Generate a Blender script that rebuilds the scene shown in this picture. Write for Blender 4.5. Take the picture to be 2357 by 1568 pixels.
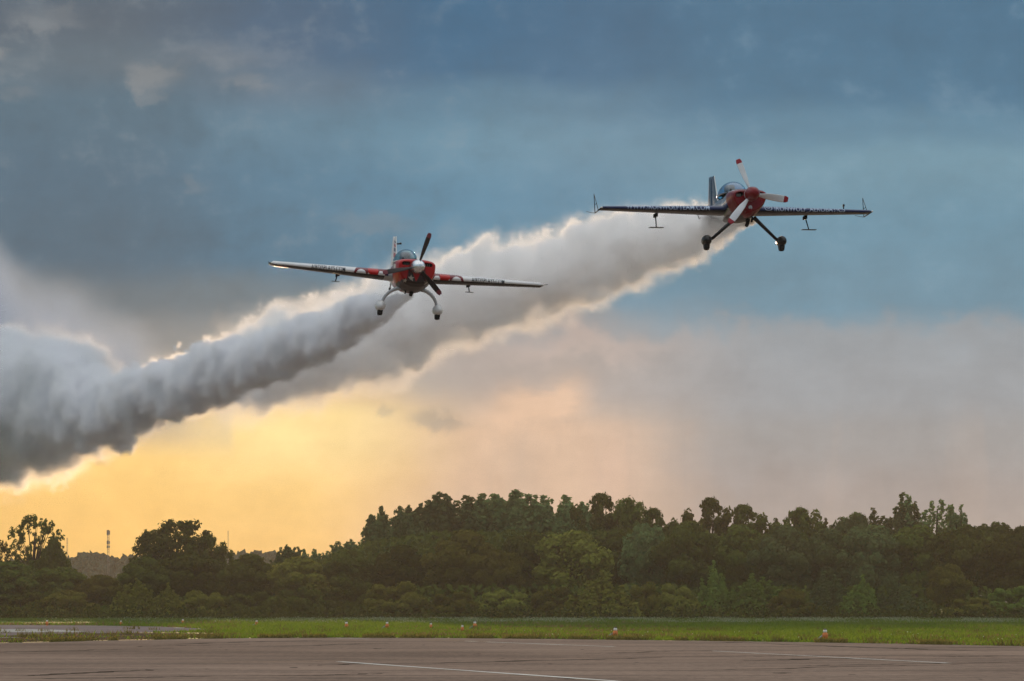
import bpy, bmesh, math, random
import numpy as np
from mathutils import Vector, Matrix, Euler

for _o in list(bpy.data.objects):
    bpy.data.objects.remove(_o)
scene = bpy.context.scene
COL = scene.collection
R = math.radians
rng = random.Random(7)

# ------------------------------------------------------------------ camera (200 mm telephoto, eye height 1.7 m)
CAM_H = 1.7
cam_data = bpy.data.cameras.new('camera')
cam_data.sensor_width = 36.0
cam_data.lens = 200.0
cam_data.clip_start = 0.5
cam_data.clip_end = 20000.0
cam = bpy.data.objects.new('camera', cam_data)
cam.location = (0, 0, CAM_H)
cam.rotation_euler = (R(90 + 2.649), 0, 0)
COL.objects.link(cam)
scene.camera = cam
ANG = 13091.0            # photograph units (2356 wide) per radian


def place(x, y, dist):
    """world point that lies dist metres ahead, in the direction of photograph position x, y"""
    return Vector(((x - 1178.0) / ANG * dist, dist, CAM_H + (1389.5 - y) / ANG * dist))


def ground(x, y):
    """point of the level ground in the direction of photograph position x, y"""
    d = CAM_H * ANG / (y - 1389.5)
    return (x - 1178.0) / ANG * d, d


# ------------------------------------------------------------------ node expressions
class X:
    """a value socket of a node tree with arithmetic"""
    def __init__(self, tree, sock):
        self.t, self.s = tree, sock

    def _m(self, op, *a):
        n = self.t.nodes.new('ShaderNodeMath')
        n.operation = op
        for i, v in enumerate((self,) + a):
            if isinstance(v, X):
                self.t.links.new(v.s, n.inputs[i])
            else:
                n.inputs[i].default_value = float(v)
        return X(self.t, n.outputs[0])

    def __add__(self, o): return self._m('ADD', o)
    __radd__ = __add__
    def __sub__(self, o): return self._m('SUBTRACT', o)
    def __rsub__(self, o): return (self * -1.0) + o
    def __mul__(self, o): return self._m('MULTIPLY', o)
    __rmul__ = __mul__
    def __truediv__(self, o): return self._m('DIVIDE', o)
    def __neg__(self): return self * -1.0
    def pow(self, o): return self._m('POWER', o)
    def max(self, o): return self._m('MAXIMUM', o)
    def min(self, o): return self._m('MINIMUM', o)
    def sqrt(self): return self._m('SQRT')
    def exp(self): return self._m('EXPONENT')
    def log(self): return self._m('LOGARITHM', math.e)
    def abs(self): return self._m('ABSOLUTE')
    def ss(self, a, b, lo=0.0, hi=1.0, kind='SMOOTHSTEP'):
        n = self.t.nodes.new('ShaderNodeMapRange')
        n.interpolation_type = kind
        ins = [self, a, b, lo, hi]
        for i, v in enumerate(ins):
            if isinstance(v, X):
                self.t.links.new(v.s, n.inputs[i])
            else:
                n.inputs[i].default_value = float(v)
        return X(self.t, n.outputs[0])
    def lin(self, a, b, lo=0.0, hi=1.0): return self.ss(a, b, lo, hi, 'LINEAR')
    def bump(self, c, w):
        d = (self - c) / w
        return (d * d * -1.0).exp()


def xyz(tree, vec):
    n = tree.nodes.new('ShaderNodeSeparateXYZ')
    tree.links.new(vec, n.inputs[0])
    return tuple(X(tree, n.outputs[i]) for i in range(3))


def comb(tree, a, b, c):
    n = tree.nodes.new('ShaderNodeCombineXYZ')
    for i, v in enumerate((a, b, c)):
        if isinstance(v, X):
            tree.links.new(v.s, n.inputs[i])
        else:
            n.inputs[i].default_value = float(v)
    return n.outputs[0]


def noise(tree, vec, scale, detail=4.0, rough=0.55, lac=2.0, dist=0.0):
    n = tree.nodes.new('ShaderNodeTexNoise')
    n.noise_dimensions = '3D'
    if vec is not None:
        tree.links.new(vec, n.inputs['Vector'])
    n.inputs['Scale'].default_value = scale
    n.inputs['Detail'].default_value = detail
    n.inputs['Roughness'].default_value = rough
    n.inputs['Lacunarity'].default_value = lac
    n.inputs['Distortion'].default_value = dist
    return X(tree, n.outputs[0])


def voro(tree, vec, scale, smooth=0.6):
    n = tree.nodes.new('ShaderNodeTexVoronoi')
    n.feature = 'F1'
    tree.links.new(vec, n.inputs['Vector'])
    n.inputs['Scale'].default_value = scale
    return X(tree, n.outputs['Distance'])


def lin1(v):
    v /= 255.0
    return v / 12.92 if v <= 0.04045 else ((v + 0.055) / 1.055) ** 2.4


def srgb(r, g, b, k=1.0):
    return (lin1(r) * k, lin1(g) * k, lin1(b) * k, 1.0)


def ramp(tree, fac, stops, interp='EASE'):
    n = tree.nodes.new('ShaderNodeValToRGB')
    n.color_ramp.interpolation = interp
    el = n.color_ramp.elements
    while len(el) > 1:
        el.remove(el[-1])
    el[0].position, el[0].color = stops[0][0], stops[0][1]
    for p, c in stops[1:]:
        e = el.new(p)
        e.color = c
    tree.links.new(fac.s, n.inputs[0])
    return n.outputs[0]


def mixc(tree, fac, a, b, mode='MIX'):
    n = tree.nodes.new('ShaderNodeMix')
    n.data_type = 'RGBA'
    n.blend_type = mode
    n.clamp_factor = True
    if isinstance(fac, X):
        tree.links.new(fac.s, n.inputs[0])
    else:
        n.inputs[0].default_value = fac
    for i, v in ((6, a), (7, b)):
        if isinstance(v, tuple):
            n.inputs[i].default_value = v
        else:
            tree.links.new(v, n.inputs[i])
    return n.outputs[2]


# ------------------------------------------------------------------ world: evening sky with layered cloud
SUN_AZ, SUN_EL = -2.6, 2.4        # degrees; azimuth from straight ahead (+ is to the right)
SKY_K = 0.1
world = bpy.data.worlds.new('World')
scene.world = world
world.use_nodes = True
W = world.node_tree
W.nodes.clear()
w_out = W.nodes.new('ShaderNodeOutputWorld')
w_bg = W.nodes.new('ShaderNodeBackground')
w_bg.inputs['Strength'].default_value = SKY_K
W.links.new(w_bg.outputs[0], w_out.inputs['Surface'])
w_tc = W.nodes.new('ShaderNodeTexCoord')
gx, gy, gz = xyz(W, w_tc.outputs['Generated'])
az = gx._m('ARCTAN2', gy) * (180 / math.pi)
el = gz.max(-1).min(1)._m('ARCSINE') * (180 / math.pi)


def A(x): return (x - 1178) / 228.48
def V(y): return (1389.5 - y) / 228.48


sky_vec = comb(W, az, el, 0.0)
sky_flat = comb(W, az * 0.35, el, 3.0)
n_big = noise(W, sky_flat, 0.55, 5.0, 0.55) - 0.5
n_mid = noise(W, sky_vec, 1.1, 6.0, 0.6, dist=0.3) - 0.5
n_puff = noise(W, sky_vec, 2.6, 6.0, 0.58, dist=0.2) - 0.5
n_fine = noise(W, sky_flat, 3.5, 5.0, 0.6) - 0.5
elw = el + n_big * 0.45 + n_mid * 0.30
elc = el + n_mid * 0.9 + n_puff * 0.55


def col_ramp(e, stops):
    # stops are (photo y, colour); the ramp runs over elevation -1 .. 8 degrees
    s = sorted(((V(y) + 1) / 9.0, srgb(*c)) for y, c in stops)
    return ramp(W, e.lin(-1, 8), s, 'EASE')


c_left = col_ramp(elw, [(1400, (238, 182, 100)), (1250, (246, 196, 112)), (1000, (255, 212, 132)), (890, (196, 176, 150)), (790, (138, 142, 143)), (690, (98, 115, 125)),
                        (600, (74, 106, 126)), (420, (76, 109, 130)), (250, (82, 113, 132)), (140, (92, 112, 126)), (40, (84, 102, 117)), (-120, (78, 100, 118))])
c_mid = col_ramp(elw, [(1400, (241, 189, 112)), (1150, (250, 205, 128)), (965, (255, 222, 152)), (915, (226, 196, 152)), (860, (168, 162, 152)), (780, (142, 148, 150)), (690, (108, 128, 139)),
                       (600, (76, 120, 145)), (420, (82, 125, 150)), (290, (92, 130, 152)), (190, (94, 120, 140)), (110, (74, 104, 130)), (30, (72, 102, 128)), (-120, (68, 104, 132))])
c_cen = col_ramp(elw, [(1400, (205, 168, 140)), (1100, (212, 180, 153)), (1000, (214, 182, 155)), (940, (198, 176, 156)), (885, (164, 160, 157)), (740, (146, 152, 157)), (660, (84, 136, 162)),
                       (450, (84, 137, 165)), (320, (96, 142, 166)), (230, (82, 127, 153)), (150, (54, 107, 141)), (30, (48, 103, 138)), (-120, (46, 103, 140))])
c_right = col_ramp(elw, [(1400, (160, 146, 140)), (1150, (154, 150, 150)), (1000, (150, 154, 157)), (850, (146, 157, 165)), (780, (134, 153, 165)), (700, (90, 140, 164)),
                         (520, (88, 141, 166)), (370, (98, 146, 168)), (300, (80, 131, 158)), (220, (56, 113, 145)), (60, (52, 109, 142)), (-120, (50, 104, 138))])
azw = az + n_mid * 0.8
c_sky = mixc(W, azw.ss(A(250), A(700)), c_left, c_mid)
c_sky = mixc(W, azw.ss(A(660), A(1120)), c_sky, c_cen)
c_sky = mixc(W, azw.ss(A(1300), A(1750)), c_sky, c_right)
# lower cloud deck on the right: pale grey-lavender below, blue above, with billowing tops
deck = (elc - (az.ss(A(900), A(2000), V(800), V(745)))).ss(0.12, -0.16) * az.ss(A(850), A(1150)) * el.ss(V(1000), V(900))
c_deck = mixc(W, az.ss(A(1250), A(1850)), srgb(174, 165, 160), srgb(146, 156, 164))
c_sky = mixc(W, deck * 0.75, c_sky, c_deck)
# warm lit streak and rain shafts under the deck
st = (el + n_puff * 0.35 - (az - A(1250)) * 0.16).bump(V(935), 0.22) * (az + n_mid * 0.4).ss(A(1020), A(1230)) * (az + n_mid * 0.4).ss(A(1400), A(1270))
c_sky = mixc(W, (st * (n_fine * 1.4 + 0.85)).min(0.8), c_sky, srgb(232, 192, 158))
shaft = az.bump(A(1405), 0.26) * el.bump(V(1090), 0.34)
c_sky = mixc(W, shaft * 0.75, c_sky, srgb(220, 186, 162))
shaft2 = az.bump(A(1200), 0.20) * el.bump(V(1090), 0.45)
c_sky = mixc(W, shaft2 * 0.35, c_sky, srgb(176, 160, 146))
# peach edge of the cumulus heads
head = (elc - V(790)).bump(0.0, 0.16) * az.bump(A(1330), 0.85)
c_sky = mixc(W, head * 0.38, c_sky, srgb(212, 186, 172))
# small dark scud in front of the glow
for sx, sy, wx, wy, k in ((985, 965, 0.22, 0.10, 0.7), (890, 943, 0.09, 0.07, 0.55), (1025, 982, 0.20, 0.08, 0.6)):
    m = ((az + n_puff * 0.5).bump(A(sx), wx) * (el + n_puff * 0.35).bump(V(sy), wy) * (n_fine * 1.5 + 1.5)).ss(0.05, 1.5)
    c_sky = mixc(W, m * k, c_sky, srgb(156, 148, 142))
# the glow where the sun stands behind the cloud
glow = az.bump(A(690), 1.1) * el.bump(V(1000), 0.5)
c_sky = mixc(W, glow * 0.5, c_sky, srgb(255, 230, 165))
# pale puffs upper left
for sx, sy, wx, wy, k in ((335, 178, 0.26, 0.17, 0.8), (330, 235, 0.16, 0.10, 0.45), (560, 200, 0.30, 0.12, 0.5), (5, 115, 0.1, 0.1, 0.9), (130, 45, 0.45, 0.12, 0.35), (40, 215, 0.25, 0.13, 0.4), (520, 130, 0.55, 0.16, 0.35), (440, 430, 0.2, 0.08, 0.3), (850, 520, 0.5, 0.13, 0.3)):
    m = ((az + n_puff * 0.8 + n_mid * 0.7).bump(A(sx), wx) * (el + n_puff * 0.6 + n_mid * 0.3).bump(V(sy), wy) * (n_fine * 2.2 + 1.25)).ss(0.05, 1.25)
    c_sky = mixc(W, m * (k * 0.75), c_sky, srgb(138, 143, 146))
# fine veils of rain below the deck
n_rain = noise(W, comb(W, az * 1.0, el * 0.16, 9.0), 2.2, 4.0, 0.55) - 0.5
rain = el.ss(V(880), V(1020)) * az.ss(A(900), A(1250))
c_sky = mixc(W, (n_rain.ss(0.0, 0.22)) * rain * 0.16, c_sky, srgb(186, 168, 156))
c_sky = mixc(W, (n_rain.ss(0.0, -0.22)) * rain * 0.16, c_sky, srgb(134, 138, 143))
# connected ragged cloud in the upper left
rag = (n_mid * 0.9 + n_puff * 0.8 + n_fine * 0.5)
upl = el.ss(V(700), V(560)) * az.ss(A(1500), A(900))
c_sky = mixc(W, rag.ss(0.02, 0.30) * upl * 0.26, c_sky, srgb(134, 142, 146))
c_sky = mixc(W, rag.ss(-0.02, -0.30) * upl * 0.10, c_sky, srgb(70, 96, 114))
upr = el.ss(V(740), V(640)) * az.ss(A(1200), A(1600))
c_sky = mixc(W, rag.ss(0.05, 0.35) * upr * 0.22, c_sky, srgb(124, 152, 168))
hsky = W.nodes.new('ShaderNodeHueSaturation')
hsky.inputs['Saturation'].default_value = 0.87
W.links.new(az.ss(A(700), A(1500)).s, hsky.inputs['Fac'])
W.links.new(c_sky, hsky.inputs['Color'])
c_sky = hsky.outputs[0]
# overall cloud texture
tex = 1.0 + n_mid * 0.34 + n_puff * 0.16 + n_fine * 0.20
ntx = W.nodes.new('ShaderNodeVectorMath')
ntx.operation = 'SCALE'
W.links.new(c_sky, ntx.inputs[0])
W.links.new(tex.s, ntx.inputs['Scale'])
c_sky = ntx.outputs[0]
# further round and overhead: overcast, paler towards the zenith and brightened for more ambient light
c_round = ramp(W, el.lin(-5, 60), [(0.0, srgb(128, 128, 128)), (0.08, srgb(160, 158, 156)), (0.2, srgb(118, 148, 168)), (0.35, srgb(150, 172, 188)), (0.6, srgb(226, 232, 237)), (1.0, srgb(250, 252, 254))])
far = 1.0 - (1.0 - az.abs().ss(9, 70)) * (1.0 - el.ss(7.5, 33))
c_sky = mixc(W, far, c_sky, c_round)
c_sky = mixc(W, el.ss(-0.6, -2.0), c_sky, srgb(110, 105, 98))
# clear Nishita air shows through the gaps of the cloud
nis = W.nodes.new('ShaderNodeTexSky')
nis.sky_type = 'NISHITA'
nis.sun_disc = False
nis.sun_elevation = R(SUN_EL)
nis.sun_rotation = R(SUN_AZ)
scl = W.nodes.new('ShaderNodeVectorMath')
scl.operation = 'SCALE'
W.links.new(c_sky, scl.inputs[0])
scl.inputs['Scale'].default_value = 1.0 / SKY_K
c_all = mixc(W, 0.01, scl.outputs[0], nis.outputs[0])
W.links.new(c_all, w_bg.inputs['Color'])
world.cycles.sampling_method = 'MANUAL'
world.cycles.sample_map_resolution = 1024

# ------------------------------------------------------------------ sun, low behind the scene
sun_data = bpy.data.lights.new('sun', 'SUN')
sun_data.energy = 5.0
sun_data.angle = R(0.6)
sun_data.color = (1.0, 0.66, 0.36)
sun = bpy.data.objects.new('sun', sun_data)
_sd = Vector((math.sin(R(SUN_AZ)) * math.cos(R(SUN_EL)), math.cos(R(SUN_AZ)) * math.cos(R(SUN_EL)), math.sin(R(SUN_EL))))
sun.rotation_euler = _sd.to_track_quat('Z', 'Y').to_euler()
sun.location = (-40, 900, 200)
COL.objects.link(sun)

scene.view_settings.view_transform = 'Standard'
scene.view_settings.look = 'None'
scene.view_settings.exposure = 0.0
scene.view_settings.gamma = 1.0
scene.view_settings.use_curve_mapping = False
scene.render.engine = 'CYCLES'
scene.render.filter_size = 1.1
cy = scene.cycles
cy.use_denoising = True
cy.denoising_prefilter = 'FAST'
cy.max_bounces = 20
cy.diffuse_bounces = 3
cy.glossy_bounces = 3
cy.transmission_bounces = 6
cy.transparent_max_bounces = 8
cy.volume_bounces = 12
cy.volume_step_rate = 1.0
cy.volume_max_steps = 512
cy.sample_clamp_indirect = 6.0
cy.caustics_reflective = False
cy.caustics_refractive = False
# ------------------------------------------------------------------ helpers for objects
def tag(o, label=None, cat=None, group=None, kind=None):
    for k, v in (('label', label), ('category', cat), ('group', group), ('kind', kind)):
        if v:
            o[k] = v
    return o


def link(name, me, parent=None, mats=None):
    o = bpy.data.objects.new(name, me)
    COL.objects.link(o)
    if parent is not None:
        o.parent = parent
    if mats and not me.materials:
        for m in (mats if isinstance(mats, (list, tuple)) else [mats]):
            me.materials.append(m)
    return o


def empty(name, loc=(0, 0, 0), rz=0.0):
    o = bpy.data.objects.new(name, None)
    o.empty_display_size = 0.3
    o.location = loc
    o.rotation_euler = (0, 0, rz)
    COL.objects.link(o)
    return o


def mesh_from(name, verts, faces, smooth=False):
    me = bpy.data.meshes.new(name)
    me.from_pydata([tuple(v) for v in verts], [], faces)
    if smooth:
        me.polygons.foreach_set('use_smooth', [True] * len(me.polygons))
    me.update()
    return me


def mesh_np(name, verts, faces, mat_idx=None, smooth=False):
    """mesh from numpy arrays; faces (n, k)"""
    me = bpy.data.meshes.new(name)
    n, k = faces.shape
    me.vertices.add(len(verts))
    me.vertices.foreach_set('co', np.asarray(verts, dtype=np.float32).ravel())
    me.loops.add(n * k)
    me.loops.foreach_set('vertex_index', faces.astype(np.int32).ravel())
    me.polygons.add(n)
    me.polygons.foreach_set('loop_start', np.arange(0, n * k, k, dtype=np.int32))
    me.polygons.foreach_set('loop_total', np.full(n, k, dtype=np.int32))
    if mat_idx is not None:
        me.polygons.foreach_set('material_index', mat_idx.astype(np.int32))
    if smooth:
        me.polygons.foreach_set('use_smooth', np.ones(n, dtype=bool))
    me.update(calc_edges=True)
    return me


def material(name, color, rough=0.5, metal=0.0, coat=0.0, spec=0.5, var=0.0, vscale=6.0, coord='Object'):
    m = bpy.data.materials.new(name)
    m.use_nodes = True
    t = m.node_tree
    b = t.nodes['Principled BSDF']
    b.inputs['Base Color'].default_value = (*color, 1)
    b.inputs['Roughness'].default_value = rough
    b.inputs['Metallic'].default_value = metal
    b.inputs['Coat Weight'].default_value = coat
    b.inputs['Coat Roughness'].default_value = 0.06
    b.inputs['Specular IOR Level'].default_value = spec
    if var > 0:
        tc = t.nodes.new('ShaderNodeTexCoord')
        n = noise(t, tc.outputs[coord], vscale, 5.0, 0.6)
        lo = tuple(c * (1 - var) for c in color) + (1,)
        hi = tuple(min(1, c * (1 + var)) for c in color) + (1,)
        c = mixc(t, n.ss(0.3, 0.7), lo, hi)
        t.links.new(c, b.inputs['Base Color'])
        t.links.new((n * 0.25 + (rough - 0.12)).s, b.inputs['Roughness'])
    return m


def poly_sheet(name, pts, z, mat, parent=None):
    me = bpy.data.meshes.new(name)
    bm = bmesh.new()
    vs = [bm.verts.new((p[0], p[1], z)) for p in pts]
    es = [bm.edges.new((vs[i], vs[(i + 1) % len(vs)])) for i in range(len(vs))]
    bmesh.ops.triangle_fill(bm, edges=es, use_beauty=True, use_dissolve=False)
    for f in bm.faces:
        if f.normal.z < 0:
            f.normal_flip()
    bm.to_mesh(me)
    bm.free()
    return link(name, me, parent, mat)


# ------------------------------------------------------------------ ground
def ground_material():
    m = bpy.data.materials.new('turf_soil')
    m.use_nodes = True
    t = m.node_tree
    b = t.nodes['Principled BSDF']
    tc = t.nodes.new('ShaderNodeTexCoord')
    ox, oy, oz = xyz(t, tc.outputs['Object'])
    n1 = noise(t, comb(t, ox * 0.5, oy * 0.12, 0.0), 0.35, 5.0, 0.6)
    n2 = noise(t, comb(t, ox, oy * 0.4, 5.0), 1.5, 4.0, 0.6)
    g = mixc(t, n2.ss(0.3, 0.7), (0.044, 0.085, 0.012, 1), (0.075, 0.125, 0.018, 1))
    near = oy.ss(420, 330)
    dry = (n1 * near).ss(0.50, 0.62)
    c = mixc(t, dry * 0.85, g, (0.17, 0.125, 0.055, 1))
    t.links.new(c, b.inputs['Base Color'])
    b.inputs['Roughness'].default_value = 0.95
    b.inputs['Specular IOR Level'].default_value = 0.1
    return m


M_TURF = ground_material()
gs = [(-330, -40), (330, -40), (330, 2000), (-330, 2000)]
ground_ob = poly_sheet('ground', gs, 0.0, M_TURF)
tag(ground_ob, kind='structure', label='grassy airfield ground reaching to the trees')


def asphalt_material(name, base, dark, wet=0.0):
    m = bpy.data.materials.new(name)
    m.use_nodes = True
    t = m.node_tree
    b = t.nodes['Principled BSDF']
    tc = t.nodes.new('ShaderNodeTexCoord')
    ox, oy, oz = xyz(t, tc.outputs['Object'])
    big = noise(t, comb(t, ox * 0.10, oy * 0.045, 0.0), 1.0, 6.0, 0.62)
    streak = noise(t, comb(t, ox * 0.03 + oy * 0.01, oy * 0.30, 2.0), 1.0, 6.0, 0.68)
    grit = noise(t, comb(t, ox * 4.0, oy * 0.5, 4.0), 1.0, 6.0, 0.75)
    spots = noise(t, comb(t, ox * 1.3, oy * 0.16, 8.0), 1.0, 2.0, 0.5)
    k = (big - 0.5) * 1.4 + (streak - 0.5) * 2.0 + (grit - 0.5) * 1.4 + 0.55
    c = mixc(t, k.ss(0.0, 1.0, kind='LINEAR'), dark, base)
    c = mixc(t, spots.ss(0.70, 0.75) * 0.7, c, (0.020, 0.017, 0.015, 1))
    c = mixc(t, streak.ss(0.66, 0.76) * 0.45, c, (0.05, 0.048, 0.025, 1))
    t.links.new(c, b.inputs['Base Color'])
    t.links.new((k * 0.2 + (0.55 - wet)).s, b.inputs['Roughness'])
    b.inputs['Specular IOR Level'].default_value = 0.0
    bp = t.nodes.new('ShaderNodeBump')
    bp.inputs['Strength'].default_value = 0.25
    bp.inputs['Distance'].default_value = 0.01
    t.links.new(grit.s, bp.inputs['Height'])
    t.links.new(bp.outputs[0], b.inputs['Normal'])
    return m


M_ASPH = asphalt_material('worn_asphalt', (0.29, 0.212, 0.165, 1), (0.130, 0.097, 0.078, 1))
M_TAXI = asphalt_material('taxiway_asphalt', (0.23, 0.19, 0.18, 1), (0.13, 0.105, 0.10, 1), 0.12)
edge = [(-160, 1484), (0, 1480), (120, 1477.6), (240, 1474.2), (330, 1473), (430, 1470.6), (520, 1469.6), (610, 1468.4), (700, 1468.0), (800, 1467.6), (960, 1468.3), (1060, 1468.9),
        (1178, 1470.0), (1330, 1471.5), (1500, 1473.6), (1650, 1475.4), (1800, 1477.6), (1950, 1479.8), (2080, 1482.2), (2220, 1485.0), (2356, 1487.2), (2520, 1490)]
far_edge = []
for i, (x, y) in enumerate(edge):
    far_edge.append(ground(x, y))
    if i + 1 < len(edge):
        x2, y2 = edge[i + 1]
        for f in (0.25, 0.5, 0.75):
            far_edge.append(ground(x + (x2 - x) * f, y + (y2 - y) * f + rng.uniform(-0.35, 0.35)))
apron = poly_sheet('runway', [(-60, -30), (60, -30), (45, 100)] + far_edge[::-1] + [(-45, 100)], 0.006, M_ASPH)
tag(apron, kind='structure', label='worn brownish asphalt runway in the foreground')
taxi_pts = [(-160, 1437.5), (0, 1438.5), (200, 1439.5), (360, 1442.0), (450, 1446.0), (505, 1450.5), (440, 1454.0), (330, 1456.0), (180, 1458.0), (0, 1463), (-160, 1467)]
tp = [ground(*p) for p in taxi_pts]
taxiway = poly_sheet('taxiway', tp, 0.006, M_TAXI)
tag(taxiway, kind='structure', label='grey taxiway strip joining behind the grass at left')

soil_pts = [(-160, 1464), (0, 1461.5), (180, 1457.5), (300, 1456.5), (420, 1457.0), (520, 1460), (470, 1466.5), (330, 1471.5), (200, 1474), (0, 1479), (-160, 1483)]
M_SOIL = material('bare_brown_soil', (0.085, 0.062, 0.040), 0.95, spec=0.0, var=0.55, vscale=0.35)
soil = poly_sheet('bare_soil', [ground(*p) for p in soil_pts], 0.003, M_SOIL)
tag(soil, kind='structure', label='dark bare soil verge between taxiway and runway at left')

# painted markings and tar seams, lying on the runway
M_PAINT = material('worn_white_paint', (0.62, 0.60, 0.55), 0.9, spec=0.0, var=0.18, vscale=1.5)
M_YELL = material('faded_yellow_paint', (0.40, 0.27, 0.10), 0.9, spec=0.0, var=0.25, vscale=1.5)
M_TAR = material('tar', (0.028, 0.023, 0.02), 0.9, spec=0.0)


def strip(name, p, q, w, mat, parent, z=0.012, wob=0.0, n=1, taper=False):
    """painted band from photo point p to photo point q, w metres wide"""
    a, b = Vector(ground(*p)).to_2d(), Vector(ground(*q)).to_2d()
    d = (b - a).normalized()
    s = Vector((-d.y, d.x))
    vs, fs = [], []
    off = 0.0
    for i in range(n + 1):
        f = i / n
        off += rng.uniform(-wob, wob)
        ww = w * (rng.uniform(0.45, 1.0) if wob else 1.0) * (min(1, 4 * f, 4 * (1 - f)) + 0.15 if taper else 1.0)
        c = a.lerp(b, f) + s * off
        for k in (-0.5, 0.5):
            vs.append((c.x + s.x * k * ww, c.y + s.y * k * ww, z))
        if i:
            j = 2 * i
            fs.append((j - 2, j - 1, j + 1, j))
    return link(name, mesh_from(name, vs, fs), parent, mat)


for p, q, w, m in (((781, 1523.0), (1420, 1568.5), 0.30, M_PAINT), ((1640, 1498.5), (2180, 1526.5), 0.30, M_PAINT),
                   ((1118, 1477.6), (1412, 1488.6), 0.30, M_PAINT), ((1070, 1475.6), (1098, 1476.6), 0.30, M_PAINT), ((775, 1469.2), (852, 1471.0), 0.45, M_PAINT),
                   ((40, 1467.0), (-60, 1467.6), 2.0, M_PAINT), ((520, 1468.8 + 0.9), (575, 1469.6), 0.5, M_PAINT)):
    strip('painted_line', p, q, w, m, apron, n=6, wob=0.012)
for p, q, w, m in (((430, 1526.5), (1000, 1516.5), 0.10, M_YELL), ((975, 1473.2), (1120, 1476.4), 0.25, M_YELL), ((620, 1470.2), (650, 1470.4), 0.5, M_YELL)):
    strip('yellow_line', p, q, w, m, apron, n=10, wob=0.03)
seams = [((980, 1527), (1560, 1514), 0.9), ((1100, 1516), (2356, 1506), 0.7), ((700, 1532), (1060, 1524), 0.6), ((0, 1502), (420, 1492), 0.6), ((360, 1484), (760, 1474), 0.9),
         ((560, 1489), (870, 1480), 0.6), ((1700, 1521), (2000, 1514), 0.9), ((1740, 1481), (2356, 1500), 0.8), ((2080, 1493), (2340, 1489), 0.9), ((1500, 1477), (1780, 1480), 1.0),
         ((0, 1557), (330, 1541), 0.6), ((60, 1563), (520, 1556), 0.7), ((520, 1557), (900, 1549), 0.5), ((1850, 1533), (2356, 1523), 0.6), ((1450, 1545), (2200, 1528), 0.4),
         ((300, 1489), (560, 1483), 0.7), ((2150, 1512), (2356, 1510), 0.7), ((1330, 1504), (1700, 1497), 0.5)]
for p, q, w in seams:
    strip('tar_seam', p, q, w * 0.7, M_TAR, apron, z=0.010, wob=0.22, n=26, taper=True)
M_PSEAM = material('pale_joint', (0.42, 0.36, 0.31), 0.9, spec=0.0)
for p, q, w in (((1420, 1531), (2356, 1516), 0.12), ((1500, 1537), (2356, 1522), 0.10), ((1760, 1541), (2356, 1531), 0.10), ((1560, 1549), (2356, 1537), 0.10), ((1250, 1521), (1900, 1512), 0.10),
                ((880, 1551), (1350, 1545), 0.08), ((0, 1519), (500, 1512), 0.10), ((150, 1541), (620, 1535), 0.08), ((1600, 1560), (2200, 1551), 0.08)):
    strip('pale_joint', p, q, w, M_PSEAM, apron, z=0.0105, wob=0.10, n=24, taper=True)
# pale sheets colouring in the sky's mirage reflection on the taxiway, and the turf that creeps over the edge
M_PALE = material('pale_sky_reflection', (0.34, 0.33, 0.30), 0.8, spec=0.0, var=0.12, vscale=0.5)
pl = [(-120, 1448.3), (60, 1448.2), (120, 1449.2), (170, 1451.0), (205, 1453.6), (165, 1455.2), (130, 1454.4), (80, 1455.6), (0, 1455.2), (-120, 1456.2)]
poly_sheet('sky_reflection_patch', [ground(*p) for p in pl], 0.012, M_PALE, taxiway)
poly_sheet('sky_reflection_patch', [ground(*p) for p in ((404, 1444.4), (422, 1444.6), (428, 1445.6), (408, 1445.8))], 0.012, M_PALE, taxiway)

# ------------------------------------------------------------------ far wooded hill
hv, hf = [], []
NX, NZ = 420, 26
hr = np.random.default_rng(5)
hx = np.linspace(-200, 40, NX)


def hill_top(x):
    u = x / 1650 * ANG + 1178
    prof = np.interp(u, [-500, -60, 60, 150, 185, 215, 245, 290, 330, 380, 470, 560, 600, 640, 700, 1200], [1292, 1290, 1288, 1283, 1266, 1272, 1281, 1281, 1274, 1268, 1272, 1271, 1268, 1274, 1285, 1320])
    return CAM_H + (1389.5 - prof) / ANG * 1650


for i, x in enumerate(hx):
    top = float(hill_top(x)) + hr.normal() * 0.25 + 0.4 * math.sin(x * 1.1) * math.sin(x * 0.37)
    for j in range(NZ):
        f = j / (NZ - 1)
        y = 1560 + 110 * f + hr.normal() * 2.0
        z = top * (f ** 0.7) + hr.normal() * 0.45 * (f > 0)
        hv.append((x + hr.normal() * 0.3, y, max(z, -0.5) if j else -0.8))
for i in range(NX - 1):
    for j in range(NZ - 1):
        a = i * NZ + j
        hf.append((a, a + NZ, a + NZ + 1, a + 1))
back = len(hv)
for i, x in enumerate(hx):
    hv.append((x, 1720, -0.8))
for i in range(NX - 1):
    hf.append((i * NZ + NZ - 1, (i + 1) * NZ + NZ - 1, back + i + 1, back + i))
hill = link('hills', mesh_from('hills', hv, hf), None, material('far_woods', (0.018, 0.026, 0.014), 0.95, spec=0.1, var=0.5, vscale=0.12))
tag(hill, kind='structure', label='bluish wooded hill far behind the tree line at left')

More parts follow.
